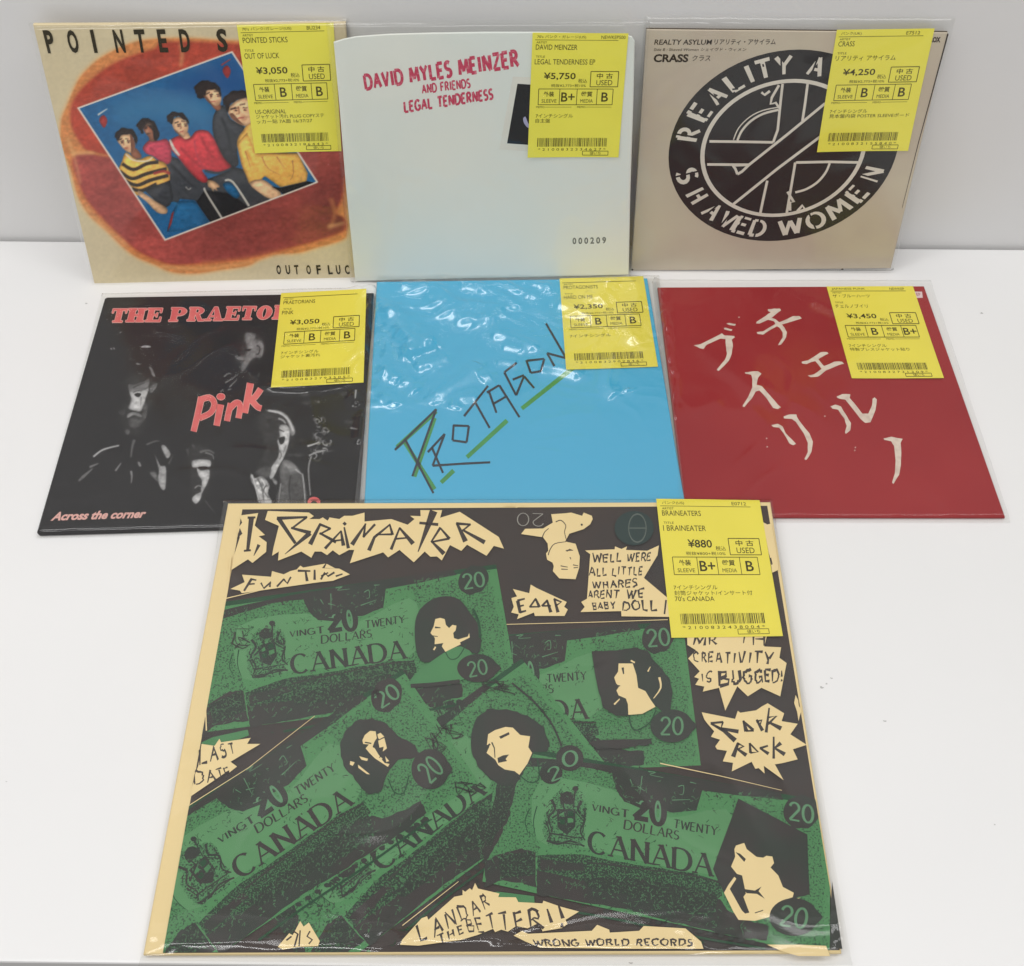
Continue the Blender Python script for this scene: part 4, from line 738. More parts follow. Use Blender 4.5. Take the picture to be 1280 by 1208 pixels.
# ------------------------------------------------------------------ 6. red sleeve with brushed katakana
root, A = sleeve('red', 'red sleeve with cream brushed katakana, lying flat on the white table')
rd = mat('cover_red', (160, 48, 50), K, c2=(150, 40, 44), thresh=(.35, .65), scale=10)
cv = cover(root, A, [(822, 359), (1155, 357.5), (1256.5, 646), (857, 645.5)], rd, .25)
zr = Z(800, 330, 2.6667); cr_ = mat('brush_cream', (224, 208, 192), K, c2=(206, 186, 172), thresh=(.45, .7), scale=200)
zk = Z(860, 375, 6.4); zl = Z(920, 450, 5.565)
for f, p in ((zk, [(45, 365), (100, 355), (250, 280), (270, 268), (290, 285), (370, 290), (375, 300), (350, 320), (360, 370), (350, 430), (325, 490), (245, 570), (230, 560), (295, 480), (312, 430), (305, 380), (300, 315), (260, 310), (150, 360), (125, 395), (100, 390)]),
 (zk, [(285, 225), (300, 222), (355, 238), (345, 250), (290, 237)]), (zk, [(305, 190), (330, 184), (382, 194), (375, 208), (330, 202)]),
 (zk, [(640, 75), (690, 70), (735, 70), (745, 85), (710, 110), (670, 145), (700, 155), (730, 180), (840, 130), (890, 130), (910, 150), (870, 162), (752, 198), (772, 222), (792, 260), (785, 300), (745, 358), (720, 362), (758, 300), (758, 262), (735, 227), (712, 212), (640, 252), (600, 280), (560, 275), (548, 260), (600, 253), (698, 195), (688, 172), (640, 160), (570, 192), (545, 190), (550, 175), (620, 130), (662, 100), (640, 90)]),
 (zk, [(910, 495), (960, 485), (1060, 420), (1110, 418), (1125, 430), (1090, 447), (1042, 475), (1088, 530), (1170, 495), (1230, 495), (1248, 512), (1200, 525), (1100, 567), (1040, 615), (980, 620), (958, 605), (1010, 595), (1068, 553), (1018, 490), (990, 497), (950, 515), (915, 510)]),
 (zk, [(455, 580), (500, 575), (560, 572), (588, 592), (560, 625), (550, 680), (590, 690), (660, 770), (720, 840), (745, 860), (720, 875), (680, 865), (630, 790), (570, 725), (540, 735), (510, 790), (450, 860), (435, 850), (480, 780), (515, 700), (515, 640), (505, 600), (460, 592)]),
 (zl, [(245, 455), (290, 445), (325, 465), (345, 510), (395, 560), (418, 585), (400, 595), (370, 580), (330, 510), (300, 472), (260, 468)]), (zl, [(330, 395), (370, 380), (420, 380), (425, 400), (460, 450), (510, 510), (535, 570), (525, 640), (490, 697), (475, 690), (500, 640), (500, 580), (470, 510), (415, 430), (390, 412), (335, 408)]),
 (zl, [(655, 325), (690, 312), (730, 325), (770, 390), (800, 440), (795, 490), (765, 515), (758, 505), (770, 460), (755, 410), (710, 347), (670, 340)]), (zl, [(700, 255), (740, 238), (795, 240), (790, 265), (860, 350), (880, 375), (920, 375), (945, 320), (950, 270), (965, 260), (980, 275), (970, 350), (935, 435), (900, 440), (865, 410), (760, 277), (710, 267)]),
 (zl, [(1025, 548), (1080, 535), (1160, 550), (1145, 580), (1150, 650), (1147, 730), (1135, 800), (1095, 865), (1085, 855), (1105, 790), (1110, 700), (1100, 600), (1080, 567), (1035, 558)])):
    q_ = f(*p); rr = random.Random(len(p)); ro = []
    for i in range(len(q_)):
        (ax, ay), (bx, by) = q_[i], q_[(i+1) % len(q_)]; ro += [(ax, ay), ((ax+bx)/2+rr.uniform(-.35, .35), (ay+by)/2+rr.uniform(-.35, .35))]
    A.poly('brush_lettering', cr_, ro, 1)
for x, y in ((718, 612), (716, 622), (422, 582), (424, 610), (330, 178), (616, 508)): A.disc('brush_lettering', cr_, zr((x, y))[0], .9, .7, 1, n=8)
A.poly('maker_tab', mat('tab_white', (226, 200, 200), K), [(1142, 364.8), (1152.5, 364.8), (1153.5, 372.5), (1146, 372.8)], 1)
A.text('maker_tab', rd, 'EP', [(1145, 366.5), (1150, 366.5), (1151, 370), (1146, 370)], 2)
A.build(cv)
sticker(root, A, [(1033, 359), (1141, 358.3), (1179.4, 474.5), (1064.5, 473.8)], KT, 'flat', dict(head='JAPANESE PUNK', code='NEWKEP', artist='ザ・ブルーハーツ', aw=1.6, title='チェルノブイリ', tw=1.6, price='¥3,450', g=('B', 'B+'), notes=['7インチシングル', '特製プレスジャケット貼り'], nw=1.1), 12)
bag(root, (-9.6, 9.5, -.25, 18.9), m_film_crisp, .17, .27, f=add_f(crease(41, .06, .25), crease(6, .35, 1.0, (1, .5), mask=lambda x, y: sstep(-8.3, -9.2, x)*sstep(8, 12, y))), nx=180, ny=180, folds=[([ap(A.H, t) for t in p_], w_, h_) for p_, w_, h_ in (([(826, 372), (828, 400), (832, 425)], .26, .26), ([(829, 395), (836, 430), (834, 460)], .24, .24), ([(834, 440), (842, 480), (840, 505)], .26, .26), ([(840, 490), (844, 530)], .22, .2), ([(990, 366), (1030, 385), (1045, 392)], .6, .14), ([(860, 420), (920, 470), (960, 500)], .8, .12), ([(860, 520), (900, 500)], .6, .1))])

# ------------------------------------------------------------------ 7. the large green banknote sleeve in front
root, A = sleeve('big', 'large cream-edged sleeve printed with green banknotes and cut-out heads, nearest the table edge')
K = KT
crm = mat('note_cover_cream', (236, 212, 158), K, var=.03, scale=10)
cv = cover(root, A, [(285, 629), (963, 627.5), (1052, 1191), (179, 1193)], crm, .28)
brn = mat('print_brown_black', (72, 62, 58), K, c2=(64, 60, 58), thresh=(.35, .65), scale=16)
grn = mat('note_green', (84, 138, 90), K, c2=(74, 124, 84), thresh=(.35, .65), scale=24)
def speckled(name, c, dark, p0, p1, scale):
    m = mat(name, dark, K, c2=c, thresh=(p0, p1), scale=scale, detail=7); return m
gspk = speckled('note_green_inked', (82, 136, 88), (54, 74, 58), .32, .40, 900); gspk2 = speckled('note_green_worn', (80, 132, 86), (56, 76, 60), .38, .48, 1100)
grn2 = mat('note_green_pale', (94, 144, 98), K, var=.06, scale=40)
dk = mat('note_dark', (58, 64, 58), K, c2=(66, 62, 60), thresh=(.4, .6), scale=30)
dgr = mat('note_dark_green', (46, 78, 56), K, var=.12, scale=60)
eng = mat('note_engraving', (52, 62, 54), K, c2=(74, 116, 78), thresh=(.5, .58), scale=1300, detail=6)
eng2 = mat('note_engraving_dense', (54, 60, 54), K, c2=(72, 104, 74), thresh=(.55, .64), scale=1100, detail=6)
eg = mat('engraved_line', (78, 118, 84), K, var=.2, scale=200)
lace = mat('note_lace', (52, 62, 54), K, c2=(84, 134, 90), thresh=(.4, .5), scale=1200, detail=5)
cr = mat('print_cream', (236, 212, 158), K, var=.02, scale=30)
lnk = mat('note_digit_green', (96, 140, 104), K)
teal = mat('teal_disc', (52, 66, 64), K, var=.08, scale=50)
CLIP = [(303, 637), (959, 632.5), (1049.5, 1188), (204, 1191.5)]
A.clip = CLIP
A.poly('printed_ground', brn, [(300, 634), (970, 630), (1060, 1195), (200, 1195)], 1)
zA = Z(160, 610, 2.56); zB = Z(600, 610, 2.56); zC = Z(160, 900, 2.7826); zD = Z(600, 900, 2.6667)
z1 = Z(160, 620, 4.923); z2 = Z(400, 620, 4.923); z3 = Z(630, 620, 4.923); z4 = Z(820, 760, 5.333); z5 = Z(220, 780, 4.923); z6 = Z(440, 780, 4.923); z7 = Z(640, 780, 4.923)
zE = Z(170, 960, 4.869); zF = Z(400, 960, 4.869); zG = Z(600, 960, 4.869); zH = Z(820, 960, 4.869)
Q5 = [(630, 931), (1037, 1004), (1037, 1198), (603, 1103)]
NOTES = {'N2': ([(481, 806), (853, 776), (876, 957), (488, 972)], 2), 'N1': ([(250, 757), (620, 706), (648, 866), (246, 917)], 7),
         'N4': ([(303, 1073), (652, 824), (760, 959), (397, 1230)], 12), 'N3': ([(127, 1076), (503, 838), (598, 978), (205, 1240)], 17), 'N5': (Q5, 22)}
def rag(pts, d, n=5, seed=0):
    r = random.Random(seed+len(pts)); o = []
    for i in range(len(pts)):
        a, b = pts[i], pts[(i+1) % len(pts)]
        for k in range(n): t = k/n; o.append((a[0]+(b[0]-a[0])*t+(r.uniform(-d, d) if k else 0), a[1]+(b[1]-a[1])*t+(r.uniform(-d, d) if k else 0)))
    return o
def banknote(key):
    qd, L = NOTES[key]; Hn = homography(Q5, qd); f = lambda pts: [ap(Hn, p) for p in zD(*pts)]; part = 'banknote_'+{'N1': 'a', 'N2': 'b', 'N3': 'c', 'N4': 'd', 'N5': 'e'}[key]
    part = 'banknote' if key == 'N5' else 'banknote '+key
    p = lambda m, pts, l, sm=0: A.poly(part, m, f(pts) if not sm else smooth_loop(f(pts), sm), L+l)
    st = lambda m, pts, w_, l, w2=None, sm=3: A.stroke(part, m, f(pts), w_, L+l, w2, sm=sm)
    A.poly(part, gspk, qd, L)
    p(gspk2, rag([(60, 120), (480, 160), (470, 300), (360, 250), (210, 230), (190, 300), (190, 460), (20, 560)], 8, 6, 4), .15); p(gspk2, rag([(830, 255), (1130, 320), (1160, 760), (960, 740), (830, 640), (790, 520), (850, 380)], 10, 6, 6), .15)
    A.poly(part, dgr, [qd[0], qd[1], tuple(qd[1][i]+(qd[2][i]-qd[1][i])*.035 for i in (0, 1)), tuple(qd[0][i]+(qd[3][i]-qd[0][i])*.035 for i in (0, 1))], L+.2)
    p(grn2, [(200, 205), (440, 235), (600, 330), (820, 300), (840, 420), (780, 520), (360, 430), (190, 400)], .4, 3)
    # top bar, centre vignette
    p(dk, rag([(95, 120), (400, 150), (700, 195), (1000, 245), (1010, 270), (740, 238), (720, 305), (640, 312), (560, 290), (540, 300), (480, 275), (452, 232), (440, 180), (330, 158), (90, 160)], 2, 4, 3), 1)
    for a in ([(500, 200), (508, 222)], [(540, 190), (532, 250)], [(560, 175), (585, 178), (565, 185), (610, 195)], [(660, 225), (678, 222), (676, 250), (664, 250)], [(640, 270), (700, 268)], [(525, 225), (550, 240)], [(700, 210), (720, 215)]): st(lnk, a, 1.2, 1.5, .5)
    # left scroll and lower engraved band
    p(dk, rag([(20, 470), (70, 450), (140, 430), (185, 445), (188, 560), (140, 545), (60, 540), (15, 560)], 5, 4), 1.2); p(eng2, [(60, 455), (180, 440), (185, 520), (70, 530)], 1.4, 0)
    p(dk, rag([(188, 500), (400, 515), (560, 560), (700, 600), (800, 600), (830, 640), (900, 672), (962, 690), (955, 738), (860, 728), (700, 690), (560, 655), (480, 632), (300, 602), (190, 585)], 3, 5), 1.2)
    p(eng, rag([(190, 455), (350, 452), (520, 486), (690, 510), (800, 540), (806, 590), (700, 600), (560, 575), (360, 540), (190, 505)], 3, 4, 5), 1.4); p(eng2, rag([(345, 520), (560, 540), (700, 560), (790, 590), (780, 660), (700, 650), (560, 600), (360, 560)], 5, 5, 9), 1.5)
    p(dk, rag([(200, 468), (340, 482), (350, 506), (200, 502)], 3, 4), 1.6)
    p(grn, [(20, 580), (60, 575), (180, 590), (182, 612), (20, 620)], 1.6); st(dgr, [(300, 640), (480, 672), (700, 722), (950, 765)], 3, 1.6, 3)
    for k in range(16): t = k/15; A.disc(part, dk, f([(420+520*t, 640+112*t)])[0], 4.2, 3, L+1.7, n=7)
    st(dk, [(355, 478), (450, 487), (530, 497)], 2.2, 1.9, 2); st(dk, [(540, 500), (700, 520), (800, 545)], 1.6, 1.9, 1.4)
    p(dk, rag([(72, 110), (135, 128), (150, 170), (128, 205), (112, 260), (95, 330), (60, 410), (18, 475), (8, 440), (40, 300)], 5, 5, 8), 1.1); p(eng2, rag([(60, 210), (110, 215), (90, 330), (40, 420), (20, 420), (40, 300)], 4, 4, 2), 1.3)
    A.skel(part, eg, '20', f([(84, 136), (136, 145), (130, 192), (76, 183)]), L+1.6, .2, .12)
    # arms
    p(lace, rag([(240, 260), (270, 235), (300, 262), (318, 225), (330, 265), (352, 275), (355, 330), (345, 400), (330, 432), (225, 420), (208, 370), (212, 320), (235, 300)], 6, 4, 2), 1.2)
    for a in ([(230, 380), (340, 398)], [(225, 405), (335, 420)], [(240, 330), (300, 300), (345, 340)], [(270, 250), (285, 330), (280, 370)], [(318, 230), (310, 300)], [(222, 340), (232, 380)], [(350, 300), (342, 380)]): st(dk, a, 2.4, 1.6, 1.2)
    # shield, supporters, crown and ribbon of the arms
    p(dk, [(256, 300), (318, 300), (318, 358), (290, 386), (258, 362)], 1.5); p(grn, [(264, 308), (285, 308), (285, 325), (264, 325)], 1.55); p(grn, [(292, 330), (311, 330), (311, 344), (292, 346)], 1.55); p(dgr, [(292, 306), (311, 306), (311, 324), (292, 324)], 1.55); p(dgr, [(264, 334), (285, 334), (285, 352), (268, 350)], 1.55)
    p(dk, [(266, 262), (276, 246), (290, 240), (304, 248), (312, 264), (310, 284), (268, 284)], 1.5); A.disc(part, dk, f([(318, 232)])[0], 4, 3.4, L+1.5, n=9)
    st(dk, [(238, 268), (250, 300), (228, 330), (240, 372), (226, 398)], 3.6, 1.5, 1.6); st(dk, [(338, 272), (326, 304), (350, 334), (334, 372), (350, 404)], 3.6, 1.5, 1.6); st(dk, [(222, 404), (260, 416), (300, 406), (348, 424)], 3.2, 1.55, 2.2); st(eg, [(232, 404), (262, 411), (300, 402), (340, 416)], 1, 1.6, .6)
    for a in ([(232, 300), (222, 318)], [(244, 340), (232, 352)], [(342, 300), (354, 316)], [(334, 344), (348, 352)], [(262, 392), (290, 398), (318, 392)]): st(dk, a, 1.6, 1.56, .8)
    # value discs
    for c, rx, ry, w_ in (((1070, 310), 60, 56, 92),) if key != 'N4' else ():
        loop = smooth_loop(f([(c[0]+rx*math.cos(a)*(1.08 if c[1] > 500 and abs(a) < .3 else 1), c[1]+ry*math.sin(a)*(1+.06*math.sin(7*a))) for a in (2*math.pi*i/16 for i in range(16))]), 2)
        A.poly(part, dk, loop, L+2.4)
        x0, x1, y0, y1 = c[0]-w_*.42, c[0]+w_*.42, c[1]-ry*.52, c[1]+ry*.52
        A.skel(part, lnk, '20', f([(x0, y0-5), (x1, y0+9), (x1, y1+9), (x0, y1-5)]), L+2.8, .17, .1)
        A.skel(part, dk, '0', f([(c[0]+8, y0+12), (c[0]+26, y0+15), (c[0]+26, y1-3), (c[0]+8, y1-6)]), L+2.9, .1, .1)
    # words
    T = lambda s, a, b, c, d, th=.17, tn=.07, se=.1: A.skel(part, dk, s, f([a, b, c, d]), L+2.2, th, tn, se)
    T('CANADA', (366, 372), (772, 452), (770, 524), (364, 444), .2, .075, .13)
    T('VINGT', (376, 284), (497, 304), (495, 330), (374, 304), .2, .1, .1); T('TWENTY', (648, 334), (790, 360), (788, 388), (644, 362), .2, .1, .1); T('DOLLARS', (484, 336), (664, 374), (660, 402), (480, 366), .19, .09, .1)
    A.skel(part, lnk, '2', f([(526, 268), (566, 272), (566, 338), (522, 330)]), L+1.9, .3, .2); A.skel(part, dk, '2', f([(520, 262), (560, 268), (560, 336), (514, 328)]), L+2, .3, .22); A.skel(part, dk, '0', f([(574, 264), (612, 270), (612, 352), (572, 344)]), L+2.1, .34, .24); A.skel(part, lnk, '0', f([(585, 275), (601, 280), (600, 340), (584, 334)]), L+2.2, .22, .22)
    for a in ([(560, 480), (600, 486)], [(430, 478), (455, 484)], [(620, 418), (622, 424)]): st(dk, a, 1.6, 2.3, 1.4)
    rg = random.Random(key)
    def scr(m, x0, x1, y0, y1, sl, n, wd, l):
        for i in range(n):
            x = rg.uniform(x0, x1); y = rg.uniform(y0, y1)+(x-x0)*sl
            st(m, [(x, y), (x+rg.uniform(-9, 9), y+rg.uniform(-9, 9)), (x+rg.uniform(-14, 14), y+rg.uniform(-12, 12))], rg.uniform(.5, 1)*wd, l, .4, 2)
    scr(eg, 200, 800, 455, 560, .18, 110, 1.3, 1.8); scr(dk, 200, 800, 450, 580, .18, 90, 1.8, 1.85); scr(eg, 30, 180, 440, 540, 0, 30, 1.2, 1.8)
    scr(eg, 450, 720, 185, 270, .15, 34, 1.1, 1.55); scr(eg, 850, 1000, 235, 250, .2, 16, 1.0, 1.55); scr(eg, 120, 430, 128, 150, .17, 24, .9, 1.55); scr(eg, 215, 350, 250, 420, 0, 34, 1.1, 1.65); scr(dk, 215, 350, 235, 425, 0, 40, 1.6, 1.66)
    scr(dk, 480, 950, 640, 690, .2, 60, 1.5, 1.9); scr(eg, 480, 900, 590, 640, .2, 40, 1.1, 1.9); scr(dgr, 200, 480, 210, 250, .1, 14, 1.0, 1.3); scr(dk, 480, 1000, 690, 735, .2, 30, 1.3, 1.9)
    scr(dk, 130, 1000, 170, 660, .15, 90, .9, .9); scr(dgr, 130, 1000, 170, 660, .15, 120, 1.2, .85); scr(dk, 330, 480, 140, 175, .15, 18, 1.6, 1.2); scr(dk, 740, 980, 238, 262, .1, 24, 1.6, 1.2)
    for a in ([(165, 300), (150, 340), (160, 380)], [(190, 290), (178, 340), (185, 390)]): st(dgr, a, 1.6, 1.2, .8)
for k_ in ('N2', 'N1', 'N4', 'N3', 'N5'): banknote(k_)
L0 = 27
def pt(part, m, f, pts, l, sm=0, r=0): A.poly(part, m, (rag(f(*pts), r, 4, len(pts)) if r else f(*pts)), L0+l, sm)
def sk(part, m, f, pts, w_, l, w2=None, sm=0): A.stroke(part, m, f(*pts), w_, L0+l, w2, sm=sm)
# --- heads pasted on the notes
h = 'pasted_head a'
pt(h, dk, zA, [(918, 470), (925, 410), (960, 368), (1010, 350), (1060, 360), (1092, 400), (1120, 440), (1130, 490), (1118, 535), (1062, 512), (1010, 532), (960, 562), (928, 542)], 0, 3)
pt(h, grn, zA, [(902, 622), (930, 590), (1010, 532), (1065, 510), (1112, 548), (1085, 600), (1062, 620), (910, 637)], .3, 2); sk(h, dk, zA, [(905, 637), (980, 632), (1062, 622)], 5, .5)
pt(h, cr, z2, [(710, 765), (740, 757), (768, 765), (775, 800), (795, 820), (815, 800), (840, 805), (835, 835), (820, 850), (825, 882), (850, 890), (910, 872), (918, 850), (922, 878), (862, 908), (866, 920), (772, 966), (750, 932), (760, 912), (706, 920), (708, 882), (680, 850), (700, 810)], 1); sk(h, dk, z2, [(708, 816), (742, 818)], 2.4, 1.5, 1); sk(h, dk, z2, [(690, 868), (725, 872)], 1.4, 1.5, .8); sk(h, cr, z2, [(700, 955), (712, 935)], 2, 1)
sk(h, dgr, z2, [(772, 966), (800, 1010), (850, 1000), (900, 920)], 1.4, .6, sm=3); sk(h, dgr, z2, [(940, 700), (975, 780), (985, 880)], 3, .5, sm=3)
h = 'pasted_head b'
pt(h, dk, z7, [(490, 175), (640, 170), (750, 150), (832, 170), (872, 232), (922, 282), (972, 352), (988, 430), (972, 542), (930, 548), (872, 502), (720, 572), (640, 572), (560, 522), (528, 400)], 0, 0, .6)
pt(h, cr, z7, [(655, 250), (742, 250), (765, 322), (775, 400), (820, 420), (850, 470), (882, 516), (800, 560), (715, 566), (712, 500), (700, 466), (655, 446), (642, 416), (658, 392), (640, 372), (628, 336), (652, 300)], 1); sk(h, dk, z7, [(680, 275), (686, 315)], 3, 1.5, 1.5); sk(h, dk, z7, [(640, 385), (664, 388)], 1.4, 1.5); sk(h, cr, z7, [(628, 502), (662, 468)], 2.2, 1.2, 1.4); sk(h, cr, z7, [(905, 335), (914, 400), (870, 465)], 3, 1.2, 1, sm=3); sk(h, cr, z7, [(835, 300), (850, 270)], 2, 1.2, .8); sk(h, cr, z7, [(730, 232), (755, 245)], 2, 1.2)
sk(h, dgr, z7, [(720, 575), (735, 640), (770, 660), (850, 610), (885, 535)], 1.6, .6, sm=3); pt(h, dk, z7, [(520, 722), (860, 712), (862, 745), (780, 752), (690, 775), (600, 770), (520, 775), (470, 740)], .4, 0, 1.5)
h = 'pasted_head c'
pt(h, dk, zC, [(738, 92), (758, 40), (800, 4), (850, -4), (902, 18), (940, 60), (1000, 92), (1022, 132), (940, 142), (902, 192), (882, 250), (838, 264), (790, 212), (750, 162)], 0, 0, 1.2)
for pp in ([(65, 722), (80, 690), (112, 664), (152, 668), (160, 700), (140, 730), (128, 762), (150, 800), (202, 862), (232, 868), (222, 886), (170, 852), (140, 832), (108, 800), (85, 772), (105, 748), (70, 745)], [(162, 725), (200, 708), (216, 772), (190, 792), (196, 762), (170, 768)], [(45, 820), (100, 836), (94, 850), (60, 842)], [(38, 872), (112, 932), (92, 930), (40, 892)], [(-10, 850), (18, 858), (6, 880), (-12, 872)], [(205, 820), (230, 850), (212, 856)]): pt(h, cr, z6, pp, 1)
pt(h, cr, z6, [(112, 760), (140, 770), (165, 812), (190, 838), (168, 842), (132, 806)], 1.05); pt(h, cr, z6, [(150, 690), (176, 676), (200, 700), (168, 716)], 1.05); sk(h, dk, z6, [(150, 668), (160, 720), (150, 760)], 1.6, 1.6); sk(h, dk, z6, [(80, 735), (120, 742)], 1.6, 1.5); sk(h, dk, z6, [(160, 780), (190, 800), (170, 830)], 1.4, 1.5); sk(h, dgr, z6, [(225, 960), (260, 1040), (320, 1045), (350, 940)], 1.4, .6, sm=3)
h = 'pasted_head d'
pt(h, dk, z6, [(735, 680), (770, 580), (830, 530), (950, 530), (1080, 570), (1182, 640), (1217, 760), (1200, 792), (1120, 792), (1042, 932), (962, 1002), (920, 1002), (850, 962), (780, 892), (738, 800)], 0, 0, 1)
pt(h, cr, z6, [(838, 685), (880, 660), (945, 640), (990, 645), (1035, 690), (1096, 698), (1085, 765), (1108, 800), (1080, 865), (1030, 935), (1000, 912), (940, 902), (900, 875), (882, 842), (828, 800), (846, 760), (830, 750)], 1); pt(h, dk, z6, [(905, 700), (965, 672), (970, 686), (915, 714)], 1.4); sk(h, dk, z6, [(860, 735), (876, 770), (880, 830)], 1.8, 1.4, 1); pt(h, dk, z6, [(895, 832), (930, 815), (966, 810), (945, 838), (955, 850), (900, 862)], 1.4); sk(h, dk, z6, [(828, 765), (850, 745)], 2.4, 1.4)
sk(h, dgr, z6, [(1035, 940), (1090, 980), (1150, 960), (1140, 830)], 1.4, .6, sm=3)
h = 'pasted_head e'
pt(h, dk, zD, [(860, 265), (1090, 385), (1098, 585), (1060, 592), (965, 645), (860, 668), (808, 572), (776, 500)], 0, 0, .5)
pt(h, cr, zH, [(475, 500), (485, 478), (535, 462), (550, 500), (610, 547), (650, 552), (670, 540), (706, 545), (716, 585), (695, 612), (742, 660), (770, 730), (836, 765), (830, 792), (800, 802), (780, 862), (702, 872), (690, 912), (600, 936), (500, 930), (470, 882), (412, 765), (440, 715), (475, 668), (487, 680), (447, 742), (520, 872), (540, 892), (566, 886), (530, 790), (545, 770), (522, 660), (490, 650), (455, 606), (480, 546)], 1); pt(h, dk, zH, [(482, 518), (510, 528), (545, 560), (535, 578), (510, 550)], 1.4); pt(h, dk, zH, [(528, 742), (600, 752), (640, 728), (622, 755), (660, 802), (612, 772), (550, 768)], 1.4); sk(h, dk, zH, [(600, 888), (650, 872)], 1.2, 1.4); pt(h, cr, zH, [(840, 802), (878, 794), (845, 812)], 1)
# second value discs re-laid over the pasted heads
for c, rx, ry, f, w_, rot, hd in (((1118, 580), 66, 46, zA, 60, -.2, 'pasted_head a'), ((613, 765), 70, 54, zB, 70, 0, 'pasted_head b'), ((1052, 175), 62, 66, zC, 62, -.75, 'pasted_head c'), ((1045, 660), 80, 62, zD, 84, .15, 'pasted_head e')):
    p0 = f(c)[0]; k = 2.62; h = hd
    lp = [(p0[0]+rx/k*math.cos(a)*(1.18 if abs(a) < .2 else 1), p0[1]+ry/k*math.sin(a)) for a in (2*math.pi*i/18 for i in range(18))]
    A.poly(h, dk, lp, L0+2, 2); ca, sa = math.cos(rot), math.sin(rot); W_ = w_/k/2; H_ = ry/k*.52
    R_ = lambda x, y: (p0[0]+x*ca-y*sa, p0[1]+x*sa+y*ca)
    A.skel(h, lnk, '20', [R_(-W_, -H_), R_(W_, -H_), R_(W_, H_), R_(-W_, H_)], L0+2.5, .16, .1)
for c, r in (((355, 832), 84), ((240, 925), 70)):
    A.disc('pasted_head d', dk, z7(c)[0], r/4.923, r*.95/4.923, L0+2)
A.skel('pasted_head d', lnk, '0', z7((310, 800), (390, 780), (405, 870), (320, 890)), L0+2.5, .14, .1); A.skel('pasted_head d', lnk, '2', z7((215, 905), (275, 875), (310, 950), (245, 975)), L0+2.5, .14, .1)
# scribbled signatures and specks
rn = random.Random(12)
for x, y, w_, h_ in ((623, 860, 30, 14), (470, 868, 10, 10), (560, 915, 30, 16), (585, 985, 34, 14), (300, 800, 20, 18), (545, 935, 20, 30)):
    for i in range(9):
        a = [(x+rn.uniform(-w_, w_)/1.4, y+rn.uniform(-h_, h_)/1.4) for _ in range(3)]
        A.stroke('printed_ground', dk, a, rn.uniform(.7, 1.8), L0+.2, .5, sm=3)
for i in range(160):
    x, y = rn.choice(((560, 900), (660, 880), (700, 960), (480, 1000), (540, 880), (430, 930), (650, 990)))
    A.disc('printed_ground', dk, (x+rn.gauss(0, 26), y+rn.gauss(0, 22)), rn.uniform(.4, 1.3), rn.uniform(.4, 1), L0+.1, n=6)
A.stroke('printed_ground', dk, z7((0, 370), (60, 420), (130, 480), (200, 560), (260, 650), (305, 760)), 2.4, L0+.1, sm=4)
for a in ([(85, 440), (400, 432), (600, 425)],): A.stroke('printed_ground', cr, zB(*a), .8, L0+.3)
A.stroke('printed_ground', cr, zC((210, 303), (420, 170), (650, -10)), .9, L0+.3, .6); A.stroke('printed_ground', cr, zD((600, 148), (800, 190), (1005, 238)), 1.3, L0+.3, .6); A.stroke('printed_ground', cr, zA((248, 660), (252, 780)), 1.2, L0+.3, 1.6); A.stroke('printed_ground', cr, zC((955, 718), (1150, 565)), 1.0, L0+.3, .7)
A.stroke('printed_ground', cr, zA((315, 357), (480, 318)), 1.2, L0+.3, .6)
# --- the jagged cream bursts and their writing
def burst(name, polys, texts):
    name = 'speech_burst '+name
    for f, p in polys: A.poly(name, cr, f(*p), L0+3)
    for f, m, *a in texts:
        if m == 's': A.stroke(name, brn, f(*a[0]), a[1]*1.25, L0+4, a[2]*1.25 if len(a) > 2 else None)
        else: A.skel(name, brn, m, f(*a[0]), L0+4, (a[1] if len(a) > 1 else .15)*1.3, None, 0, a[2] if len(a) > 2 else .3, .17)
t2 = lambda *p: [(400+x/4.923, 620+y/4.923) for x, y in p]
title_top = z1((845, 155), (862, 100), (1115, 110), (1145, 132), (1118, 150), (1180, 150), (1200, 140), (1230, 160))+t2((60, 140), (120, 150), (150, 130), (200, 130), (275, 110), (275, 165), (440, 150), (540, 185), (582, 150), (555, 130), (620, 132), (618, 95), (752, 95), (740, 142), (860, 105), (1100, 260), (1132, 332), (1070, 315), (1025, 376), (905, 308), (870, 346), (800, 310), (750, 405), (720, 380), (680, 382), (645, 350), (578, 416), (490, 340), (420, 386), (390, 355), (185, 422), (212, 340), (180, 340), (120, 372), (80, 342), (45, 372), (10, 350))+z1((1150, 350), (1130, 388), (1068, 350), (925, 406), (930, 350), (888, 376), (896, 330), (930, 192))
I_ = lambda pts: pts
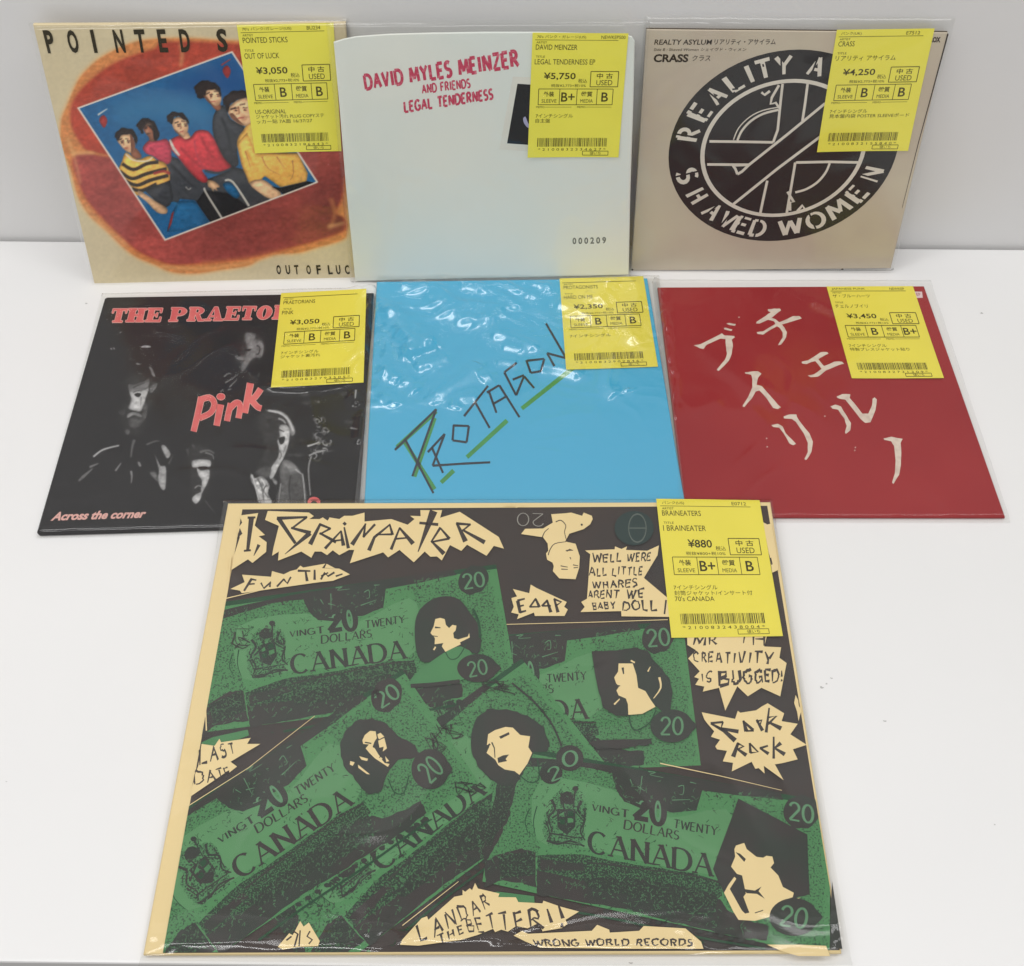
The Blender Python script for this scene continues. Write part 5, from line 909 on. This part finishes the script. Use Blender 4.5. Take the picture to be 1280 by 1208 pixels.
burst('title_burst', [(z1, [(690, 128), (803, 113), (782, 190), (845, 248), (806, 256), (855, 292), (852, 352), (768, 420), (740, 398), (640, 462), (652, 382), (690, 262), (676, 212), (704, 172)]), (lambda *p: list(p), title_top)],
 [(z1, 's', [(762, 140), (738, 345)], 5.2, 3), (z1, 's', [(738, 142), (786, 140)], 2.4, 2), (z1, 's', [(715, 346), (758, 342)], 2, 2), (z1, 's', [(808, 308), (776, 376)], 3.4, .6),
  (z1, 's', [(918, 146), (1105, 138)], 3.6, 2), (z1, 's', [(1100, 140), (1012, 206)], 2.2, 1.8), (z1, 's', [(1005, 204), (1126, 236)], 2.2, 4), (z1, 's', [(1122, 236), (968, 366)], 5, .6), (z1, 's', [(926, 142), (1032, 300)], 4.4, 3),
  (z1, 's', [(1186, 178), (1122, 306)], 2.4, 4.6), (z1, 's', [(1180, 182), (1250, 210)], 2.6, 2), (z1, 's', [(1248, 208), (1180, 244)], 2, 1.6), (z1, 's', [(1180, 236), (1282, 292)], 2, 3.4),
  (t2, 's', [(32, 332), (132, 222)], 3, 1.4), (t2, 's', [(130, 222), (146, 314)], 1.8, 4), (t2, 's', [(80, 285), (142, 278)], 2, 1.6), (t2, 's', [(150, 200), (176, 330)], 1.6, 3.4), (t2, 's', [(146, 172), (160, 186)], 3, 3),
  (t2, 's', [(198, 308), (284, 178)], 4.4, 1.4), (t2, 's', [(280, 178), (270, 262)], 1.6, 2.6), (t2, 's', [(266, 262), (340, 182)], 2, 2.4), (t2, 's', [(302, 344), (336, 262), (434, 182)], 4, 1.6), (t2, 's', [(430, 184), (448, 248)], 1.6, 3), (t2, 's', [(446, 244), (345, 246)], 2.2, 1.4),
  (t2, 's', [(438, 338), (492, 202)], 3, 1.6), (t2, 's', [(490, 204), (574, 302)], 2, 4.6), (t2, 's', [(468, 272), (534, 266)], 2, 1.6), (t2, 's', [(700, 100), (604, 352)], 8, 1), (t2, 's', [(612, 174), (728, 184)], 2.6, 3),
  (t2, 's', [(684, 292), (742, 202)], 1.6, 2.6), (t2, 's', [(740, 204), (798, 272)], 1.6, 3), (t2, 's', [(796, 270), (684, 292)], 2.4, 1.8), (t2, 's', [(690, 290), (764, 364)], 2, 4.6), (t2, 's', [(842, 175), (896, 288)], 2.4, 5.2), (t2, 's', [(838, 178), (928, 184)], 3, 2), (t2, 's', [(926, 182), (878, 222)], 1.8, 1.6), (t2, 's', [(876, 216), (1014, 294)], 2, 4.4)])
fun = z1((632, 580), (720, 538), (704, 492), (882, 505), (888, 470), (960, 490), (1000, 470), (1040, 460), (1062, 436), (1080, 448), (1216, 424), (1195, 452), (1280, 455))+t2((42, 425), (30, 450), (120, 455), (186, 490), (80, 530), (0, 538))+z1((1110, 548), (702, 606), (690, 590))
burst('fun_burst', [(lambda *p: list(p), fun)], [(z1, 's', [(764, 516), (716, 592)], 2.6, 2), (z1, 's', [(760, 520), (792, 526)], 2, 1.4), (z1, 's', [(738, 552), (782, 548)], 1.8, 1.4), (z1, 's', [(820, 542), (838, 576), (882, 538), (874, 568)], 1.8, 2.2), (z1, 's', [(918, 566), (962, 518)], 2, 1.6), (z1, 's', [(960, 520), (982, 546), (1004, 506)], 2, 1.8), (z1, 's', [(1046, 468), (1124, 470)], 2.4, 1.6), (z1, 's', [(1094, 470), (1104, 532)], 1.8, 3), (z1, 's', [(1150, 462), (1150, 524)], 1.8, 2.6), (z1, 's', [(1188, 522), (1212, 480), (1232, 502), (1272, 478)], 2, 2), (t2, 's', [(8, 502), (52, 480)], 1.8, 1.4), (t2, 's', [(98, 502), (140, 488)], 1.8, 1.4)])
burst('edge_burst', [(z3, [(55, 580), (155, 606), (164, 553), (202, 575), (386, 660), (370, 690), (392, 706), (372, 746), (190, 746), (184, 725), (80, 766), (90, 736), (44, 725), (60, 690), (45, 636), (80, 626)])],
 [(z3, 's', [(84, 652), (100, 728)], 3.6, 3), (z3, 's', [(82, 652), (128, 640)], 2.4, 1.6), (z3, 's', [(92, 688), (122, 680)], 2, 1.6), (z3, 's', [(98, 724), (136, 714)], 2.6, 1.6), (z3, 's', [(158, 692), (196, 638)], 1.8, 1.8), (z3, 's', [(194, 640), (218, 692)], 2, 3), (z3, 's', [(156, 690), (218, 690)], 1.8, 1.4), (z3, 's', [(232, 686), (268, 648)], 2, 2), (z3, 's', [(264, 648), (288, 724)], 1.8, 3.4), (z3, 's', [(234, 684), (288, 684)], 1.8, 1.6), (z3, 's', [(308, 640), (332, 724)], 1.8, 3.4), (z3, 's', [(306, 642), (352, 660), (318, 684)], 2.4, 1.8)])
burst('verse_burst', [(z3, [(498, 343), (680, 336), (682, 318), (722, 334), (756, 318), (750, 340), (880, 345), (952, 312), (944, 372), (860, 512), (1002, 632), (1040, 752), (722, 748), (720, 716), (470, 722), (496, 690), (474, 660), (510, 640), (530, 366)])],
 [(z3, 'WELL WERE', [(548, 362), (905, 358), (900, 404), (548, 416)]), (z3, 'ALL LITTLE', [(528, 452), (852, 444), (850, 492), (526, 502)]), (z3, 'WHARES', [(545, 534), (820, 520), (818, 566), (548, 578)]), (z3, 'ARENT WE', [(518, 592), (862, 582), (856, 636), (518, 634)]), (z3, 'BABY DOLL', [(546, 662), (946, 654), (944, 714), (548, 704)]), (z3, 's', [(996, 648), (986, 735)], 1.8, 1.6)])
burst('bugged_burst', [(z4, [(205, 190), (738, 190), (720, 265), (832, 270), (820, 340), (868, 375), (826, 597), (700, 540), (610, 597), (540, 530), (460, 692), (418, 540), (310, 566), (320, 532), (260, 520), (285, 480), (253, 468), (290, 430), (213, 345), (265, 290), (208, 255)])],
 [(z4, 'MR', [(262, 196), (400, 196), (400, 250), (250, 256)], .13), (z4, 'TH', [(560, 160), (730, 160), (720, 252), (560, 235)], .1), (z4, 'CREATIVITY', [(250, 305), (780, 305), (772, 384), (252, 366)], .14, .34), (z4, 'IS', [(300, 450), (372, 438), (362, 506), (310, 500)], .13, .4), (z4, 'BUGGED!', [(424, 424), (842, 420), (836, 494), (428, 522)], .16, .3)])
burst('rock_burst', [(z4, [(303, 703), (525, 747), (543, 693), (560, 706), (665, 690), (702, 665), (720, 655), (742, 643), (852, 710), (835, 762), (942, 780), (893, 850), (1002, 920), (910, 950), (942, 1017), (840, 1042), (790, 1050), (848, 1155), (716, 1060), (722, 1112), (682, 1075), (660, 1080), (635, 1033), (503, 1097), (511, 1040), (443, 1030), (471, 960), (405, 950), (393, 930), (425, 886), (364, 866), (386, 830), (338, 775), (320, 750)])],
 [(z4, 's', [(362, 776), (446, 768)], 2.2, 2.2), (z4, 's', [(444, 768), (432, 812), (548, 832)], 2, 4), (z4, 's', [(364, 778), (450, 826), (526, 892)], 2, 5), (z4, 's', [(436, 812), (400, 800)], 2, 2), (z4, 's', [(580, 758), (600, 830)], 2, 4.4), (z4, 's', [(578, 762), (646, 822)], 2, 3), (z4, 's', [(596, 828), (650, 826)], 1.8, 1.8), (z4, 's', [(668, 752), (708, 826)], 2, 3.6), (z4, 's', [(666, 766), (702, 756), (690, 790)], 2.6, 1.6), (z4, 's', [(752, 674), (732, 838)], 1.6, 3), (z4, 's', [(738, 740), (800, 728), (744, 782)], 2.2, 2.6), (z4, 's', [(760, 775), (832, 812)], 2.4, 4.6),
  (z4, 's', [(546, 906), (512, 1000)], 2.6, 4.6), (z4, 's', [(540, 910), (582, 930), (534, 954)], 2.4, 1.8), (z4, 's', [(544, 950), (600, 990)], 2.2, 4), (z4, 's', [(622, 908), (628, 974)], 1.8, 3), (z4, 's', [(622, 910), (678, 968), (626, 974)], 1.8, 2), (z4, 's', [(744, 926), (690, 944)], 1.8, 2.6), (z4, 's', [(690, 942), (748, 980)], 1.8, 3.4), (z4, 's', [(782, 866), (782, 1012)], 1.8, 2.6), (z4, 's', [(830, 908), (788, 942)], 4, 1.6), (z4, 's', [(792, 944), (856, 984)], 2, 4.2)])
burst('last_burst', [(z5, [(160, 745), (240, 757), (270, 713), (280, 735), (462, 708), (440, 745), (522, 745), (338, 855), (378, 884), (330, 922), (330, 906), (75, 1080), (96, 1000), (140, 880), (152, 800)])],
 [(z5, 'LAST', [(150, 782), (350, 738), (366, 808), (152, 876)], .12, .4), (z5, 'DATE', [(110, 920), (320, 888), (334, 940), (120, 996)], .12, .35), (z5, 's', [(108, 968), (92, 1030)], 2.4, .8)])
lan = zF((488, 1082), (502, 1050), (620, 920), (652, 908), (660, 930), (818, 790), (868, 780), (868, 748), (884, 760), (912, 738), (926, 750), (944, 706), (962, 740), (1092, 770), (1085, 792), (1192, 793), (1205, 818))+zG((232, 822), (380, 830), (386, 814), (490, 850), (602, 880), (520, 930), (532, 955), (500, 980), (380, 1000), (360, 948), (290, 982), (220, 968), (170, 1002), (130, 990), (92, 1005), (80, 985))+zF((960, 1022), (860, 1052), (600, 1087))
burst('lander_burst', [(lambda *p: list(p), lan)], [(zF, 'LANDAR', [(590, 965), (1006, 772), (1034, 846), (610, 1066)], .11, .5), (zF, 'THE', [(712, 1026), (862, 968), (874, 1012), (722, 1078)], .14, .4), (zF, 'BETTER!!', [(886, 925), (1464, 838), (1482, 962), (905, 1004)], .1, .35)])
burst('maker_burst', [(zD, [(112, 722), (140, 706), (160, 716), (372, 706), (390, 686), (400, 690), (430, 702), (432, 712), (530, 706), (545, 690), (684, 698), (736, 742), (744, 766), (500, 766), (200, 762), (152, 742)])], [(zD, 'WRONG WORLD RECORDS', [(178, 735), (708, 733), (706, 754), (182, 756)], .17, .3)])
burst('date_burst', [(zC, [(522, 792), (562, 745), (574, 752), (600, 703), (612, 722), (630, 708), (668, 772), (662, 790), (600, 792), (540, 802)])], [(zC, 's', [(552, 770), (570, 756)], 1.6), (zC, 's', [(576, 738), (592, 748), (580, 792)], 1.8), (zC, 's', [(600, 735), (596, 790)], 1.4), (zC, 's', [(634, 738), (624, 756), (642, 768), (630, 782)], 1.6)])
# upside-down girl with a value and a dark disc
h = 'upturned_figure'
pt(h, cr, z3, [(290, 120), (370, 115), (412, 110), (480, 130), (490, 110), (540, 130), (545, 150), (530, 182), (490, 212), (402, 240), (376, 288), (440, 302), (466, 380), (462, 450), (440, 520), (340, 515), (300, 470), (306, 440), (298, 418), (265, 400), (258, 362), (272, 345), (268, 300), (240, 262), (105, 242), (130, 210), (240, 208), (300, 172)], 3)
for a in ([(318, 168), (350, 158), (380, 190), (372, 230), (384, 280)], [(272, 372), (282, 340), (312, 302), (380, 290)], [(380, 344), (425, 342)], [(348, 438), (392, 446)], [(352, 458), (392, 460)], [(424, 432), (456, 438)], [(428, 450), (456, 448)], [(405, 385), (412, 398)], [(236, 262), (250, 230), (275, 208)]): sk(h, brn, z3, a, 1.3, 4, .8, 3)
A.disc(h, brn, z3((478, 185))[0], 1.4, 1.4, L0+4, n=8); sk(h, brn, z3, [(385, 348), (405, 336), (424, 344)], 1.8, 4.1, .6)
mid = mat('outline_grey', (150, 146, 138), K)
A.skel(h, mid, '20', z3((245, 195), (80, 190), (85, 112), (240, 118)), L0+3, .06, .06); 
A.disc(h, teal, z3((800, 205))[0], 24.5, 21.5, L0+.2); A.disc(h, mat('teal_line', (96, 104, 98), K), z3((820, 205))[0], 11.5, 18.5, L0+.4, hole=.9); A.stroke(h, MATS['teal_line'], z3((770, 205), (872, 205)), 1.3, L0+.4)
# worn cream nicks along the edges
A.clip = None
zS = Z(810, 615, 6.358)
A.poly('printed_ground', cr, zS((912, 250), (945, 268), (978, 262), (1010, 440), (1036, 628), (985, 652), (965, 520), (958, 500)), L0+3); A.poly('printed_ground', brn, zS((966, 535), (976, 532), (988, 585), (978, 590)), L0+4)
A.poly('printed_ground', cr, z4((928, 588), (945, 622), (950, 660), (968, 690), (955, 730), (948, 762), (938, 700), (918, 640)), L0+3); A.poly('printed_ground', cr, zD((955, 752), (1060, 752), (1152, 756), (1165, 790), (1060, 790), (1000, 772)), L0+3)
A.poly('printed_ground', dk, zD((1172, 540), (1206, 766), (1164, 766), (1167, 640)), L0+2.5); A.poly('printed_ground', cr, z3((0, 70), (70, 68), (72, 82), (120, 70), (190, 74), (60, 62), (0, 62)), L0+3)
A.poly('printed_ground', brn, z1((690, 205), (706, 240), (672, 272)), L0+4); A.poly('printed_ground', cr, z1((640, 380), (620, 560), (612, 560), (628, 380)), L0+2)
A.build(cv)
for o in list(cv.children):
    if ' ' in o.name: o.name = o.name.split(' ')[0]
sticker(root, A, [(820, 625.5), (949, 627), (978, 797.5), (839, 799)], KT, 'flat', dict(head='パンク(US)', code='E0712', artist='BRAINEATERS', title='I BRAINEATER', price='¥880', g=('B+', 'B'), net='税抜¥800+税10%', memo=False, notes=['7インチシングル', '封筒ジャケット/インサート付', "70's CANADA"], nw=1.05), 35)
bag(root, (-15.72, 16.0, -.42, 23.55), film('large_film', .12, .85, .006), .27, .3, nx=200, ny=200, f=add_f(crease(51, .05, .2), crease(61, .22, .35, (.6, 2.2), mask=lambda x, y: sstep(2.2, .6, y)*(.35+.65*sstep(-8, -3, x)*sstep(6, 1, x)))), edge=.5, folds=[([ap(A.H, t) for t in p_], w_, h_) for p_, w_, h_ in (([(475, 1182), (540, 1184), (600, 1182), (650, 1184)], .42, .36), ([(520, 1174), (580, 1178), (640, 1174)], .3, .2), ([(205, 1184), (280, 1176), (360, 1182), (460, 1186)], .6, .22), ([(660, 1186), (760, 1184), (850, 1187)], .35, .22), ([(1046, 1120), (1049, 1160), (1052, 1186)], .25, .22))])

bpy.data.objects.remove(_fo); bpy.data.curves.remove(_fc)
